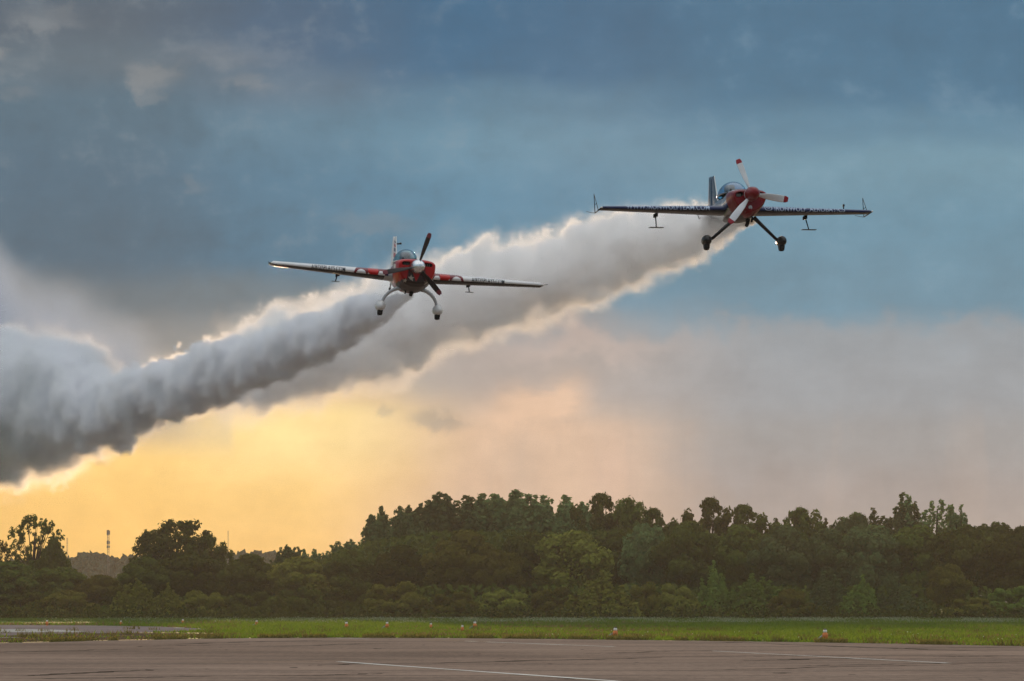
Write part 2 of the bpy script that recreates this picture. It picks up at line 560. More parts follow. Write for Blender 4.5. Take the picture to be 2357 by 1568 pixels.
# ------------------------------------------------------------------ evening haze
hz = bpy.data.materials.new('haze')
hz.use_nodes = True
_t = hz.node_tree
_t.nodes.clear()
_o = _t.nodes.new('ShaderNodeOutputMaterial')
_p = _t.nodes.new('ShaderNodeVolumePrincipled')
_p.inputs['Color'].default_value = (1.0, 0.88, 0.72, 1)
_p.inputs['Density'].default_value = 0.000075
_p.inputs['Anisotropy'].default_value = 0.2
_t.links.new(_p.outputs[0], _o.inputs['Volume'])
hb = box_mesh = None
_v = [(x, y, z) for x in (-345, 345) for y in (-50, 2020) for z in (-1.8, 30)]
_f = [(0, 1, 3, 2), (4, 6, 7, 5), (0, 4, 5, 1), (2, 3, 7, 6), (0, 2, 6, 4), (1, 5, 7, 3)]
haze = link('haze', mesh_from('haze', _v, _f), None, hz)
tag(haze, 'warm evening haze in the air over the airfield', kind='stuff')
# ------------------------------------------------------------------ trees
def leaf_material(name, c1, c2, trans=0.35):
    m = bpy.data.materials.new(name)
    m.use_nodes = True
    t = m.node_tree
    t.nodes.clear()
    o = t.nodes.new('ShaderNodeOutputMaterial')
    d = t.nodes.new('ShaderNodeBsdfDiffuse')
    tr = t.nodes.new('ShaderNodeBsdfTranslucent')
    mx = t.nodes.new('ShaderNodeMixShader')
    mx.inputs[0].default_value = trans
    oi = t.nodes.new('ShaderNodeObjectInfo')
    ge = t.nodes.new('ShaderNodeNewGeometry')
    rnd = X(t, ge.outputs['Random Per Island'])
    per = X(t, oi.outputs['Random'])
    c = mixc(t, rnd * 0.65 + per * 0.35, c1, c2)
    hs = t.nodes.new('ShaderNodeHueSaturation')
    t.links.new(c, hs.inputs['Color'])
    t.links.new((per * 0.05 + 0.475).s, hs.inputs['Hue'])
    t.links.new((per * 0.75 + 0.62).s, hs.inputs['Value'])
    for s in (d, tr):
        t.links.new(hs.outputs[0], s.inputs['Color'])
    t.links.new(d.outputs[0], mx.inputs[1])
    t.links.new(tr.outputs[0], mx.inputs[2])
    t.links.new(mx.outputs[0], o.inputs['Surface'])
    return m


M_LEAF = leaf_material('leaves_dark', (0.040, 0.054, 0.011, 1), (0.088, 0.102, 0.020, 1), 0.3)
M_GREY = leaf_material('leaves_greyish', (0.060, 0.092, 0.032, 1), (0.120, 0.160, 0.060, 1), 0.3)
M_PALEL = leaf_material('leaves_fresh', (0.100, 0.170, 0.030, 1), (0.180, 0.270, 0.055, 1), 0.35)
M_OLIVE = leaf_material('leaves_olive', (0.100, 0.108, 0.018, 1), (0.185, 0.180, 0.034, 1), 0.3)
M_BARK = material('bark', (0.045, 0.035, 0.026), 0.95, spec=0.1, var=0.4, vscale=3)


def leaf_cards(rs, cen, size, out=None):
    """diamond leaf faces at the given centres, randomly turned, or roughly facing the directions out"""
    n = len(cen)
    a = rs.normal(size=(n, 3))
    if out is not None:
        m = out + rs.normal(size=(n, 3)) * 0.42
        m /= np.linalg.norm(m, axis=1)[:, None] + 1e-9
        a -= m * (a * m).sum(1)[:, None]
    a /= np.linalg.norm(a, axis=1)[:, None]
    b = np.cross(m, a) if out is not None else rs.normal(size=(n, 3))
    b -= a * (a * b).sum(1)[:, None]
    b /= np.linalg.norm(b, axis=1)[:, None]
    s = size * rs.uniform(0.6, 1.35, n)[:, None]
    v = np.stack([cen + a * s, cen + b * s * 0.55, cen - a * s * 0.8, cen - b * s * 0.55], 1).reshape(-1, 3)
    f = np.arange(n * 4).reshape(n, 4)
    return v, f


def lobes(rs, kind):
    """foliage clumps (centre, radii) of a 10 m tall plant"""
    out = []
    if kind == 'round':
        for _ in range(46):
            t = rs.uniform(0, 2 * math.pi)
            h = rs.uniform(-0.85, 1)
            rr = math.sqrt(max(0.02, 1 - h * h)) * rs.uniform(0.45, 0.95)
            out.append((3.7 * rr * math.cos(t), 3.7 * rr * math.sin(t), 5.7 + 3.7 * h * rs.uniform(0.75, 1.0), rs.uniform(0.7, 1.45)))
    elif kind == 'open':
        for _ in range(130):
            t = rs.uniform(0, 2 * math.pi)
            h = rs.uniform(-0.95, 1)
            rr = math.sqrt(max(0.02, 1 - h * h)) * rs.uniform(0.25, 1.0)
            out.append((4.4 * rr * math.cos(t), 4.4 * rr * math.sin(t), 6.0 + 3.7 * h, rs.uniform(0.25, 0.80)))
    elif kind == 'dome':
        for _ in range(190):
            t = rs.uniform(0, 2 * math.pi)
            h = rs.uniform(-0.75, 1) ** 1.0
            rr = math.sqrt(max(0.03, 1 - h * h)) * rs.uniform(0.3, 1.0) ** 0.6
            out.append((4.5 * rr * math.cos(t), 4.5 * rr * math.sin(t), 5.4 + 4.2 * h * rs.uniform(0.8, 1), rs.uniform(0.28, 0.75)))
    elif kind == 'sparse':
        for _ in range(230):
            t = rs.uniform(0, 2 * math.pi)
            h = rs.uniform(-0.85, 1)
            rr = math.sqrt(max(0.05, 1.05 - h * h)) * rs.uniform(0.2, 1.0) ** 0.7
            out.append((4.0 * rr * math.cos(t), 4.0 * rr * math.sin(t), 6.0 + 3.9 * h, rs.uniform(0.16, 0.46)))
    elif kind == 'plume':
        for _ in range(40):
            t = rs.uniform(0, 2 * math.pi)
            rr = rs.uniform(0.1, 1) ** 0.6
            x, y = 3.3 * rr * math.cos(t), 3.3 * rr * math.sin(t)
            zt = 9.8 - 2.3 * rr * rr - rs.uniform(0, 0.4)
            z = zt
            while z > 2.0:
                w = 0.22 + 0.20 * (zt - z)
                out.append((x + rs.normal() * 0.12, y + rs.normal() * 0.12, z, min(0.95, w)))
                z -= max(0.32, w * 0.9)
    elif kind == 'slender':
        for k in range(15):
            x, y = rs.normal(0, 0.95), rs.normal(0, 0.95)
            zt = 9.8 - abs(x) * 1.1 - rs.uniform(0, 1.9)
            z = zt
            while z > 1.0:
                w = 0.14 + 0.13 * (zt - z)
                out.append((x * (0.75 + 0.25 * z / 10) + rs.normal() * 0.10, y + rs.normal() * 0.10, z, max(0.13, min(0.8, w) * rs.uniform(0.6, 1.2))))
                z -= max(0.17, w * 0.8)
    elif kind == 'cone':
        for k in range(16):
            x, y = rs.normal(0, 1.5), rs.normal(0, 1.5)
            zt = 9.6 - (abs(x) + abs(y)) * 1.25 - rs.uniform(0, 0.8)
            z = max(zt, 1.2)
            while z > 0.4:
                w = 0.22 + 0.22 * (zt - z)
                out.append((x * (1 + 0.05 * (10 - z)) + rs.normal() * 0.15, y + rs.normal() * 0.15, z, min(1.3, max(0.3, w))))
                z -= max(0.6, w * 0.9)
    else:  # bush
        for _ in range(34):
            t = rs.uniform(0, 2 * math.pi)
            rr = rs.uniform(0.1, 1) ** 0.6
            out.append((5.2 * rr * math.cos(t), 5.2 * rr * math.sin(t), rs.uniform(0.6, 1) * (8.6 - 5.0 * rr * rr) * rs.choice([1, 1, 0.55]), rs.uniform(0.9, 1.9)))
    return out


def tree_proto(kind, seed, leaf, per):
    rs = np.random.default_rng(seed)
    L = lobes(rs, kind)
    cen, out = [], []
    for (x, y, z, r) in L:
        n = int(per * min(2.2, (r / 0.8) ** 2) + 6)
        d = rs.normal(size=(n, 3))
        d /= np.linalg.norm(d, axis=1)[:, None]
        rad = r * (rs.uniform(0.25, 1.12, n) ** 0.55)[:, None]
        q = d * rad
        q[:, 2] *= 0.85
        cen.append(q + np.array([x, y, z]))
        out.append(d + np.array([x * 0.08, y * 0.08, 0.15]))
    if kind in ('round', 'bush', 'cone', 'plume'):
        # inner foliage so the crown is closed
        n = 1500
        d = rs.normal(size=(n, 3))
        d /= np.linalg.norm(d, axis=1)[:, None]
        if kind == 'round':
            cen.append(d * (rs.uniform(0, 1, n) ** 0.4)[:, None] * np.array([3.2, 3.2, 3.3]) + np.array([0, 0, 5.5]))
        elif kind == 'plume':
            cen.append(d * (rs.uniform(0, 1, n) ** 0.4)[:, None] * np.array([2.6, 2.6, 3.0]) + np.array([0, 0, 4.8]))
        else:
            q = d * (rs.uniform(0, 1, n) ** 0.4)[:, None] * np.array([3.4, 3.4, 3.4])
            q[:, 2] = np.abs(q[:, 2]) + 0.2
            cen.append(q)
    cen = np.concatenate(cen)
    out = np.concatenate(out + [rs.normal(size=(len(cen) - sum(len(o) for o in out), 3))])
    k = cen[:, 2] > 0.05
    v, f = leaf_cards(rs, cen[k], leaf, out[k])
    crown = mesh_np('crown', v, f)
    # trunk with limbs towards some of the clumps
    vs, fs = [], []

    def limb(p, q, r0, r1, n=6):
        p, q = Vector(p), Vector(q)
        ax = (q - p).normalized()
        s = ax.orthogonal().normalized()
        t2 = ax.cross(s)
        b = len(vs)
        m = p.lerp(q, 0.5) + s * rs.normal() * 0.12
        for c, r in ((p, r0), (m, (r0 + r1) / 2), (q, r1)):
            for i in range(n):
                a = 2 * math.pi * i / n
                vs.append(c + s * math.cos(a) * r + t2 * math.sin(a) * r)
        for k in (0, 1):
            for i in range(n):
                j = (i + 1) % n
                fs.append((b + k * n + i, b + k * n + j, b + (k + 1) * n + j, b + (k + 1) * n + i))
    fork = {'round': 3.0, 'open': 3.4, 'sparse': 3.0, 'dome': 2.6, 'plume': 2.2, 'slender': 2.5, 'cone': 1.2, 'bush': 0.6}[kind]
    limb((0, 0, -0.2), (0.1, 0.0, fork), 0.32, 0.24, 8)
    limb((0.1, 0, fork), (0.2, 0.1, 8.4 if kind not in ('bush',) else 5.0), 0.24, 0.05)
    for k in rs.choice(len(L), min(len(L), {'sparse': 70, 'open': 50, 'dome': 60, 'slender': 3}.get(kind, 16)), replace=False):
        x, y, z, r = L[k]
        if z > fork + 0.3:
            limb((0.1, 0, fork + (z - fork) * 0.25), (x, y, z), 0.09, 0.025, 4)
    trunk = mesh_from('trunk', vs, fs, True)
    trunk.materials.append(M_BARK)
    return crown, trunk


PROTO = {}
for kind, leaf, per in (('round', 0.25, 210), ('open', 0.22, 120), ('sparse', 0.19, 70), ('dome', 0.21, 85), ('plume', 0.20, 95), ('slender', 0.19, 75), ('cone', 0.24, 105), ('bush', 0.30, 240)):
    PROTO[kind] = [tree_proto(kind, 100 + 10 * len(PROTO) + s, leaf, per) for s in (1, 2)]
CROWN_OF = {}


def crown_mesh(kind, var, mat):
    k = (kind, var, mat.name)
    if k not in CROWN_OF:
        me = PROTO[kind][var][0].copy() if any(q[:2] == k[:2] for q in CROWN_OF) else PROTO[kind][var][0]
        me.materials.clear()
        me.materials.append(mat)
        CROWN_OF[k] = me
    return CROWN_OF[k]


NAME_OF = {'round': 'broadleaf_tree', 'open': 'broadleaf_tree', 'dome': 'broadleaf_tree', 'sparse': 'broadleaf_tree', 'plume': 'poplar_tree', 'slender': 'poplar_tree', 'cone': 'young_tree', 'bush': 'bush'}
WIDTH_OF = {'round': 8.6, 'open': 9.2, 'dome': 9.6, 'sparse': 8.4, 'plume': 6.4, 'slender': 4.8, 'cone': 6.0, 'bush': 11.5}
GROUP_OF = {'back': 'tall trees at the back of the wood', 'mid': 'middle row of the wood', 'front': 'bushes and young trees along the front of the wood'}


def tree(kind, mat, x, top, width, dist, row, label, var=None):
    p = place(x, top, dist)
    h = p.z
    root = empty(NAME_OF[kind], (p.x, dist, 0), rng.uniform(0, 6.28))
    w = width / ANG * dist / WIDTH_OF[kind]
    root.scale = (w, w, h / 10.0)
    tag(root, label, 'bush' if kind == 'bush' else 'tree', GROUP_OF[row])
    v0 = rng.randint(0, 1)
    var = v0 if var is None else var
    tr = link('trunk', PROTO[kind][var][1], root)
    cr = link('crown', crown_mesh(kind, var, mat), root)
    return root


DOME = 1
B, G, F_, O = M_LEAF, M_GREY, M_PALEL, M_OLIVE
for a in (
    # back row
    ('sparse', B, 78, 1187, 165, 690, 'back', 'leggy open-crowned tree with sky showing through at the far left'),
    ('sparse', B, -8, 1238, 90, 684, 'back', 'low gappy tree cut by the left edge of the photo'),
    ('round', B, 122, 1236, 85, 686, 'back', 'dense dark tree pressed against the right of the leggy tree'),
    ('dome', B, 412, 1190, 238, 690, 'back', 'broad dome-shaped tree alone against the yellow sky, gaps in its crown', DOME),
    ('open', B, 478, 1232, 130, 686, 'back', 'lower right shoulder tree beside the lone dome-shaped tree'),
    ('plume', G, 668, 1249, 87, 700, 'back', 'small thin-topped tree left of the notch before the tall grove'),
    ('plume', G, 715, 1256, 87, 702, 'back', 'wispy little tree just right of the small thin-topped tree'),
    ('plume', G, 800, 1236, 116, 700, 'back', 'pointed twin-topped tree at the foot of the tall grove'),
    ('plume', G, 905, 1153, 152, 708, 'back', 'feathery tree at the left end of the tall grey-green grove'),
    ('plume', G, 955, 1156, 137, 712, 'back', 'second feathery tree from the left in the tall grove'),
    ('plume', G, 1045, 1125, 246, 714, 'back', 'broad grey-green poplar on the left shoulder of the tall grove'),
    ('plume', G, 1155, 1119, 261, 716, 'back', 'tallest grey-green poplar in the middle of the tall grove'),
    ('plume', G, 1262, 1126, 217, 714, 'back', 'grey-green poplar right of the tallest one in the grove'),
    ('plume', G, 1330, 1142, 130, 712, 'back', 'last grey-green poplar before the dark gappy trees'),
    ('open', B, 1385, 1136, 180, 700, 'back', 'dark tall tree with bright sky gaps right of the grey-green grove'),
    ('open', B, 1447, 1150, 160, 698, 'back', 'dark round-topped tree next to the tree with sky gaps'),
    ('open', B, 1502, 1170, 140, 696, 'back', 'lower dark tree sloping down to the dip in the skyline'),
    ('round', B, 1560, 1196, 160, 696, 'back', 'low tree in the dip of the skyline'),
    ('open', B, 1636, 1146, 165, 698, 'back', 'dark knobbly tree just right of the dip in the skyline'),
    ('open', B, 1712, 1162, 180, 700, 'back', 'wide dark tree right of the knobbly one'),
    ('slender', B, 1775, 1168, 150, 702, 'back', 'narrow dark tree top between two wide crowns right of the dip'),
    ('open', B, 1840, 1172, 180, 700, 'back', 'ragged dark tree left of the thin forked tree'),
    ('slender', B, 1915, 1180, 110, 700, 'back', 'thin forked tree top standing clear in a small gap'),
    ('round', G, 1968, 1176, 140, 698, 'back', 'rounded green tree left of the tallest slender pair'),
    ('slender', G, 2030, 1156, 150, 702, 'back', 'leafy slender tree leaning on the left of the tall pair'),
    ('slender', G, 2083, 1118, 140, 706, 'back', 'taller left one of the pair of slender trees at the right'),
    ('slender', G, 2152, 1124, 150, 706, 'back', 'right one of the pair of slender trees at the right'),
    ('slender', G, 2204, 1148, 95, 704, 'back', 'spindly tree just right of the slender pair'),
    ('round', B, 2285, 1193, 170, 692, 'back', 'dark bushy-topped tree between the slender trees and the right edge'),
    ('open', B, 2352, 1212, 170, 690, 'back', 'dark tree cut by the right edge of the photo'),
    # middle row
    ('round', B, 20, 1290, 190, 656, 'mid', 'dark rounded tree under the gappy tree at the far left'),
    ('round', B, 135, 1300, 170, 652, 'mid', 'rounded tree below the open crown at the far left'),
    ('round', O, 235, 1318, 130, 650, 'mid', 'low olive tree in front of the bluish far hill'),
    ('round', B, 330, 1280, 170, 658, 'mid', 'broad tree under the left half of the lone dome'),
    ('round', B, 440, 1268, 200, 660, 'mid', 'broad tree under the right half of the lone dome'),
    ('round', B, 570, 1272, 170, 656, 'mid', 'even-topped tree right of the lone dome'),
    ('round', O, 690, 1276, 170, 654, 'mid', 'brownish tree below the small thin-topped trees'),
    ('round', B, 800, 1262, 170, 658, 'mid', 'brownish tree below the pointed twin-topped tree'),
    ('round', B, 920, 1252, 180, 660, 'mid', 'dark tree under the left end of the tall grove'),
    ('round', O, 1065, 1216, 220, 650, 'mid', 'large rounded olive tree standing before the tall grove'),
    ('round', O, 1150, 1262, 130, 646, 'mid', 'lower olive tree at the right foot of the large olive one'),
    ('round', B, 1215, 1218, 180, 662, 'mid', 'dark tree below the tallest poplar'),
    ('round', O, 1318, 1218, 200, 650, 'mid', 'rounded brownish tree right of centre with a lit rim on its crown'),
    ('round', B, 1420, 1205, 170, 664, 'mid', 'dark tree under the crown with sky gaps'),
    ('round', G, 1490, 1196, 140, 660, 'mid', 'soft grey-green tree left of the dip'),
    ('round', B, 1590, 1196, 190, 656, 'mid', 'wide dark tree filling the dip in the skyline'),
    ('round', B, 1700, 1204, 190, 658, 'mid', 'dark tree under the knobbly skyline tree'),
    ('round', G, 1800, 1206, 190, 654, 'mid', 'green spreading tree under the ragged dark one'),
    ('round', G, 1900, 1212, 170, 656, 'mid', 'green tree below the thin forked top'),
    ('round', G, 2000, 1200, 180, 654, 'mid', 'green tree below the leafy slender one'),
    ('round', B, 2105, 1200, 190, 656, 'mid', 'broad dark green tree below the slender pair'),
    ('round', B, 2215, 1204, 190, 652, 'mid', 'broad dark tree right of and below the slender pair'),
    ('round', B, 2320, 1222, 190, 648, 'mid', 'dark tree of the middle row nearest the right edge'),
    # front row
    ('bush', B, 45, 1352, 170, 618, 'front', 'low dark bush at the left end of the grass edge'),
    ('bush', O, 165, 1345, 150, 616, 'front', 'dull olive bush behind the leftmost runway light'),
    ('cone', O, 312, 1318, 95, 612, 'front', 'pale pointed young tree below the lone dome'),
    ('cone', O, 388, 1332, 80, 612, 'front', 'shorter pale young tree right of the pointed one below the dome'),
    ('bush', O, 470, 1346, 120, 612, 'front', 'rounded bush right of the two pale young trees'),
    ('bush', B, 575, 1350, 130, 612, 'front', 'low bush above the fourth runway light from the left'),
    ('bush', B, 690, 1338, 140, 614, 'front', 'dark bush left of the small pink marker'),
    ('bush', B, 800, 1330, 130, 614, 'front', 'dark bush right behind the small pink marker'),
    ('bush', O, 905, 1322, 150, 610, 'front', 'dome-shaped olive bush left of the large olive tree'),
    ('bush', O, 1040, 1350, 130, 610, 'front', 'low olive bush at the foot of the large olive tree'),
    ('bush', O, 1160, 1346, 130, 610, 'front', 'low bush between the olive tree and the brownish tree'),
    ('bush', O, 1275, 1336, 120, 610, 'front', 'bush left of the pointed tree in the middle'),
    ('cone', O, 1383, 1300, 130, 606, 'front', 'pointed dense young tree in the middle of the grass edge'),
    ('bush', O, 1475, 1326, 100, 610, 'front', 'rounded bush right beside the pointed middle tree'),
    ('bush', O, 1555, 1330, 110, 610, 'front', 'rounded bush left of the bright green young tree'),
    ('cone', F_, 1643, 1276, 85, 616, 'front', 'tall bright green young tree with a spiky top'),
    ('cone', F_, 1735, 1306, 110, 612, 'front', 'bright green bushy young tree right of the tall spiky one'),
    ('bush', O, 1825, 1342, 110, 608, 'front', 'brown-green bush right of the two bright young trees'),
    ('cone', G, 1905, 1300, 100, 614, 'front', 'grey-green young tree above the rightmost runway light'),
    ('cone', F_, 1985, 1312, 90, 612, 'front', 'fresh green young tree right of the rightmost runway light'),
    ('cone', G, 2065, 1318, 100, 612, 'front', 'grey-green bushy young tree left of the yellowish one'),
    ('round', O, 2180, 1296, 120, 622, 'front', 'yellowish rounded tree at the front near the right end'),
    ('bush', O, 2230, 1366, 130, 608, 'front', 'low russet bush under the yellowish tree'),
    ('bush', F_, 2325, 1334, 120, 608, 'front', 'green bush at the right end of the grass edge'),
):
    tree(*a)

# shaded undergrowth that closes the wood behind the trunks: nobody could count its plants
rs = np.random.default_rng(77)
n = 30000
ux = rs.uniform(-140, 2500, n)
ud = np.where(rs.uniform(0, 1, n) < 0.75, rs.uniform(674, 700, n), rs.uniform(622, 674, n))
lim = np.interp(ux, [-140, 150, 180, 330, 420, 560, 620, 760, 840, 1000, 1500, 1600, 2000, 2500], [1318, 1325, 1345, 1340, 1300, 1292, 1300, 1288, 1250, 1225, 1225, 1235, 1230, 1245])
uz = (CAM_H + (1389.5 - lim) / ANG * ud) * rs.uniform(0.0, 1.0, n) ** 0.8
uz = np.where(ud < 674, uz * 0.38, uz)
cen = np.stack([(ux - 1178) / ANG * ud, ud, uz + 0.1], 1)
v, f = leaf_cards(rs, cen, 0.42)
woods = link('undergrowth', mesh_np('undergrowth', v, f), None, M_LEAF)
tag(woods, 'dark tangled undergrowth filling the wood behind the bushes', 'undergrowth', kind='stuff')
n = 9000
ux = rs.uniform(-120, 2480, n)
ud = rs.uniform(598, 616, n)
cen = np.stack([(ux - 1178) / ANG * ud, ud, np.abs(rs.normal(0, 0.7, n)) + 0.05], 1)
v, f = leaf_cards(rs, cen, 0.28)
tag(link('brambles', mesh_np('brambles', v, f), None, M_LEAF), 'low dark brambles along the foot of the bushes', 'undergrowth', kind='stuff')
# ------------------------------------------------------------------ grass
def grass_material(name, c1, c2, trans):
    m = leaf_material(name, c1, c2, trans)
    return m


def blades(rs, px, py, h, w, lean=0.35):
    n = len(px)
    a = rs.uniform(0, 2 * math.pi, n)
    dx, dy = np.cos(a) * w, np.sin(a) * w
    lx, ly = rs.normal(0, lean, n) * h, rs.normal(0, lean, n) * h
    z0 = np.zeros(n)
    v = np.stack([np.stack([px - dx, py - dy, z0], 1), np.stack([px + dx, py + dy, z0], 1), np.stack([px + lx, py + ly, h], 1)], 1).reshape(-1, 3)
    return v, np.arange(n * 3).reshape(n, 3)


EDGE = np.array([ground(x, y) for x, y in edge])


def edge_dist(x_over_y):
    ang = EDGE[:, 0] / EDGE[:, 1]
    return np.interp(x_over_y, ang, EDGE[:, 1])


TAXI = np.array(taxi_pts)
rs = np.random.default_rng(21)


def on_taxi(a, d):
    """whether a spot lies on the taxiway (its strip is a simple band in angle)"""
    u = a * ANG + 1178
    y = 1389.5 + CAM_H * ANG / d
    top = np.interp(u, [-160, 0, 200, 360, 450, 505], [1437.5, 1438.5, 1439.5, 1442, 1446, 1450.5])
    bot = np.interp(u, [-160, 0, 180, 330, 440, 505], [1467, 1463, 1458, 1456, 1454, 1450.5])
    return (u < 505) & (y > top) & (y < bot)


n = 150000
a = rs.uniform(-0.1, 0.1, n)
d = rs.uniform(225, 470, n)
keep = (d > edge_dist(a) + 0.3) & ~on_taxi(a, d)
a, d = a[keep], d[keep]
h = rs.uniform(0.07, 0.20, len(a)) * np.interp(d, [280, 420, 470], [0.8, 1.2, 1.8])
patch = np.sin(a * 260 + d * 0.06) + np.sin(a * 97 - d * 0.11) + rs.normal(0, 0.7, len(a))
h *= np.where(patch > 1.1, 1.7, 1.0)
u = a * ANG + 1178
yy = 1389.5 + CAM_H * ANG / d
soil_zone = (u < 500) & (yy > 1456) & (np.sin(a * 190 + d * 0.9) + rs.normal(0, 0.8, len(a)) < 1.5)
dry = (np.interp(u, [300, 600, 1500, 1800], [0.55, 0.7, 0.6, 0.25]) > rs.uniform(0, 1, len(a))) & (np.sin(a * 75 + 1.0) + np.sin(d * 0.13 + a * 20) > 0.35)
straw = dry & ~soil_zone
v, f = blades(rs, a[straw] * d[straw], d[straw], h[straw] * 0.8, rs.uniform(0.03, 0.07, straw.sum()))
tag(link('dry_grass', mesh_np('dry_grass', v, f), None, leaf_material('grass_straw', (0.17, 0.125, 0.055, 1), (0.27, 0.20, 0.095, 1), 0.35)), 'straw coloured patches in the mown grass', 'grass', kind='stuff')
keep = ~(soil_zone | dry)
a, d, h = a[keep], d[keep], h[keep]
v, f = blades(rs, a * d, d, h, rs.uniform(0.03, 0.07, len(a)))
turf = mesh_np('grass', v, f)
G1 = leaf_material('grass_short', (0.078, 0.132, 0.012, 1), (0.145, 0.195, 0.022, 1), 0.45)
tag(link('grass', turf, None, G1), 'short mown grass beside the runway', 'grass', kind='stuff')
# tufts along the very edge of the asphalt and on the taxiway shoulder
n = 9000
a = rs.uniform(-0.1, 0.1, n)
d = edge_dist(a) + np.abs(rs.normal(0, 2.2, n)) - 1.0
clump = np.sin(a * 700) + np.sin(a * 331 + 2) > 0.1
a, d = a[clump], d[clump]
v, f = blades(rs, a * d, d, rs.uniform(0.08, 0.28, len(a)), rs.uniform(0.04, 0.09, len(a)))
tag(link('grass', mesh_np('edge_grass', v, f), None, leaf_material('grass_edge', (0.10, 0.10, 0.02, 1), (0.19, 0.16, 0.045, 1), 0.4)), 'yellowish tufts creeping over the runway edge', 'grass', kind='stuff')
# taller weeds and seeding stalks scattered over the verge
n = 260
wa, wd = rs.uniform(-0.1, 0.1, n), rs.uniform(0, 1, n)
wd = edge_dist(wa) + 0.5 + 120 * wd ** 2.2
ca, cd = np.repeat(wa, 22), np.repeat(wd, 22)
hh = np.repeat(rs.uniform(0.18, 0.46, n), 22) * rs.uniform(0.5, 1.0, n * 22)
v, f = blades(rs, ca * cd + rs.normal(0, 0.22, n * 22), cd + rs.normal(0, 0.4, n * 22), hh, rs.uniform(0.012, 0.04, n * 22), 0.4)
tag(link('weeds', mesh_np('weeds', v, f), None, leaf_material('weed_stalks', (0.075, 0.085, 0.018, 1), (0.17, 0.15, 0.05, 1), 0.4)), 'taller weeds and seeding stalks scattered in the mown verge', 'weeds', kind='stuff')
# long meadow grass in front of the wood
n = 130000
a = rs.uniform(-0.1, 0.1, n)
d = 425 + 180 * rs.uniform(0, 1, n) ** 1.3
u = a * ANG + 1178
keep = d > np.interp(u, [-120, 300, 700, 1000, 2400], [560, 535, 470, 440, 425]) + rs.normal(0, 6, n)
a, d = a[keep], d[keep]
h = rs.uniform(0.12, 0.30, len(a))
v, f = blades(rs, a * d, d, h, rs.uniform(0.04, 0.09, len(a)), 0.22)
G2 = leaf_material('grass_long', (0.085, 0.135, 0.024, 1), (0.150, 0.200, 0.045, 1), 0.5)
tag(link('meadow_grass', mesh_np('meadow_grass', v, f), None, G2), 'long green meadow grass in front of the wood', 'grass', kind='stuff')
n = 34000
a = rs.uniform(-0.1, 0.1, n)
d = 450 + 150 * rs.uniform(0, 1, n)
u = a * ANG + 1178
patchy = np.clip(0.55 + 0.35 * np.sin(a * 420 + d * 0.02) + 0.3 * np.sin(a * 151 - d * 0.035), 0.05, 1)
keep = rs.uniform(0, 1, n) < np.interp(u, [0, 500, 900, 1500, 2400], [0.02, 0.3, 0.8, 1.0, 0.9]) * patchy
a, d = a[keep], d[keep]
cen = np.stack([a * d, d, rs.uniform(0.20, 0.36, len(a))], 1)
v, f = leaf_cards(rs, cen, 0.055)
M_UMB = leaf_material('white_umbels', (0.24, 0.30, 0.17, 1), (0.52, 0.55, 0.42, 1), 0.3)
tag(link('wild_flowers', mesh_np('wild_flowers', v, f), None, M_UMB), 'whitish flower heads on top of the long meadow grass', 'flowers', kind='stuff')
n = 70
a = rs.uniform(0.0, 0.095, n)
d = edge_dist(a) + rs.uniform(4, 60, n)
cen = np.stack([a * d, d, rs.uniform(0.12, 0.25, n)], 1)
v, f = leaf_cards(rs, cen, 0.035)
tag(link('daisies', mesh_np('daisies', v, f), None, M_UMB), 'scattered small white flowers in the mown grass', 'flowers', kind='stuff')

# ------------------------------------------------------------------ lathe / tube helpers
def lathe(prof, n=16, z_axis=True):
    """vertices and faces of a profile [(r, z)] turned round z, ends closed"""
    vs, fs = [], []
    for r, z in prof:
        for i in range(n):
            t = 2 * math.pi * i / n
            vs.append((r * math.cos(t), r * math.sin(t), z))
    m = len(prof)
    for k in range(m - 1):
        for i in range(n):
            j = (i + 1) % n
            fs.append((k * n + i, k * n + j, (k + 1) * n + j, (k + 1) * n + i))
    fs.append(tuple(range(n))[::-1])
    fs.append(tuple((m - 1) * n + i for i in range(n)))
    return vs, fs


def tube(pts, radii, n=8, squash=None):
    """tube along points; squash = (axis vector, factor) flattens the section along that axis"""
    vs, fs = [], []
    pts = [Vector(p) for p in pts]
    m = len(pts)
    prev = None
    for k, p in enumerate(pts):
        d = (pts[min(k + 1, m - 1)] - pts[max(k - 1, 0)]).normalized()
        s = prev if prev is not None else (Vector((0, 1, 0)) if abs(d.y) < 0.9 else Vector((1, 0, 0)))
        s = (s - d * s.dot(d)).normalized()
        prev = s
        t = d.cross(s)
        for i in range(n):
            a = 2 * math.pi * i / n
            o = s * math.cos(a) * radii[k] + t * math.sin(a) * radii[k]
            if squash:
                ax = Vector(squash[0])
                o -= ax * (o.dot(ax)) * (1 - squash[1])
            vs.append(p + o)
    for k in range(m - 1):
        for i in range(n):
            j = (i + 1) % n
            fs.append((k * n + i, k * n + j, (k + 1) * n + j, (k + 1) * n + i))
    fs.append(tuple(range(n))[::-1])
    fs.append(tuple((m - 1) * n + i for i in range(n)))
    return vs, fs


def add(name, vf, mat, parent, smooth=True):
    return link(name, mesh_from(name, vf[0], vf[1], smooth), parent, mat)


def join(*parts):
    vs, fs = [], []
    for v, f in parts:
        b = len(vs)
        vs += list(v)
        fs += [tuple(i + b for i in q) for q in f]
    return vs, fs


